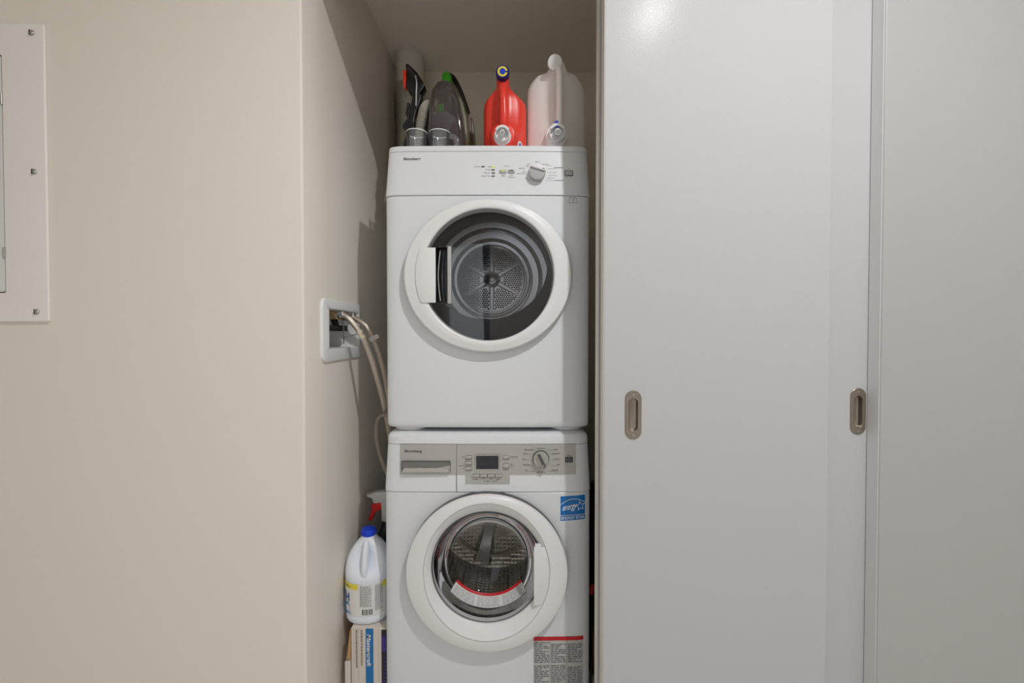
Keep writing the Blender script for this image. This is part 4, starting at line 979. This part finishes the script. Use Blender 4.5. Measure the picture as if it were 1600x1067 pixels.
for u0, u1, z0, z1 in ((266, 290, .057, .122), (299, 322, .042, .122)):
    n = int((z1 - z0) / .0029)
    for i in range(n):
        z = z1 - i * .0029; u = u0; end = u1 if random.random() < .8 else lerp(u0, u1, .7)
        while u < end - 1: w = min(random.uniform(3, 8), end - u); p = bpatch(u, u + w, z - .0018, z, .0012, 2); g.add(p.v, p.f); u += w + 1
build('label_print', g, INKL, lab, flip=False)['kind'] = 'stuff'
build('barcode_field', bpatch(268, 293, .033, .053, .0010, 6), mat('barcode_white', (0.8, 0.8, 0.8), .5), lab, flip=False)
g = G(); u = 270
while u < 291: w = random.choice((.6, .9, 1.5)); p = bpatch(u, u + w, .035, .052, .0014, 1); g.add(p.v, p.f); u += w + random.choice((.6, 1.0))
build('barcode', g, BLACK, lab, flip=False)
# spray bottle
sx, sy = -.436, 1.535
sp = thing('spray_bottle', (sx, sy, BZ), 'clear spray bottle with red trigger behind the bleach bottle', 'bottle')
sz = lambda py: at(592, py, sy)[2]
build('bottle', G().loft(srings([(BZ, .036, -.030, .030, 3), (BZ + .006, .040, -.034, .034, 3), (sz(862), .040, -.034, .034, 3), (sz(840), .037, -.031, .031, 2.6), (sz(826), .026, -.023, .023, 2.2), (sz(815), .017, -.016, .016, 2), (sz(810), .016, -.015, .015, 2)], sx, sy)), BOTTLEG, sp, 50)
build('liquid', G().loft(srings([(BZ + .004, .037, -.031, .031, 3), (sz(855), .037, -.031, .031, 3), (sz(838), .033, -.028, .028, 2.6)], sx, sy)), mat('spray_liquid', (0.03, 0.12, 0.18), 0.3), sp)
build('collar', G().lathe([(.019, sz(812)), (.0205, sz(811)), (.0195, sz(800)), (.016, sz(797))], (sx, sy, 0), 'Z', 32, cap0=True, cap1=True), mat('spray_white', (0.66, 0.66, 0.64), 0.35), sp)
o = [(574.5, 771.5), (581, 769.5), (588, 767), (600, 766.5), (616, 767.5), (620, 774), (618, 782), (602, 783), (585, 784), (583.5, 777), (574.5, 773.5)]
SW = mat('spray_white', (0.66, 0.66, 0.64), 0.35)
hd = build('spray_head', G().prism(outl(o, sy), sy - .015, sy + .015, .004, 2), SW, sp, 40)
build('head_stem', G().prism(outl([(596, 782), (612, 782), (611, 806), (598, 806)], sy), sy - .012, sy + .012, .004, 2), SW, sp)
build('nozzle', G().tube([at(580, 772.5, sy), at(573.5, 772.8, sy)], [.010, .006], 16), GREYP, sp)
o = [(580, 789), (585, 784), (602, 782.5), (614, 783), (614, 794), (603, 795), (591, 796), (587, 800), (582, 811), (578.5, 812.5), (576.5, 809.5), (581, 799), (582.5, 793)]
build('trigger', G().prism(outl(o, sy), sy - .011, sy + .011, .003, 2), RED, sp, 40)
# dark bag in the slit right of the washer
bgx = .275
bg = thing('storage_bag', (bgx + .06, 1.62, 0), 'black bag with a small red tag in the slit right of the washer', 'bag')
rings = []
for i, (z, s) in enumerate(((0, .86), (.02, .97), (.2, 1.0), (.4, .99), (.50, .95), (.555, .88), (.59, .70), (.597, .30))):
    rings.append([(bgx + .055 + .078 * s * math.copysign(abs(math.cos(a)) ** .6, math.cos(a)) + .004 * math.sin(9 * z + 3 * a), 1.60 + .16 * s * math.copysign(abs(math.sin(a)) ** .6, math.sin(a)) + .005 * math.sin(14 * z + 2 * a), z) for a in [2 * math.pi * k / 40 for k in range(40)]])
build('bag_body', G().loft(rings), mat('bag_black', (0.008, 0.007, 0.007), 0.75, bump=0.3, bscale=40), bg, 50)
q = at(924.5, 921, 1.432)
build('bag_tag', G().prism([(q[0] + .008 * math.cos(R(a)), q[2] + .018 * math.sin(R(a)) + .004 * math.cos(R(a))) for a in range(0, 360, 15)], 1.428, 1.434, .001, 1), LABELR, bg)
build('bag_strap', G().tube(catmull([at(925, 980, 1.425), at(927, 1020, 1.425), at(923, 1058, 1.425), at(926, 1090, 1.425)], 5), .003, 8), mat('strap_brown', (0.10, 0.06, 0.04), 0.6), bg)
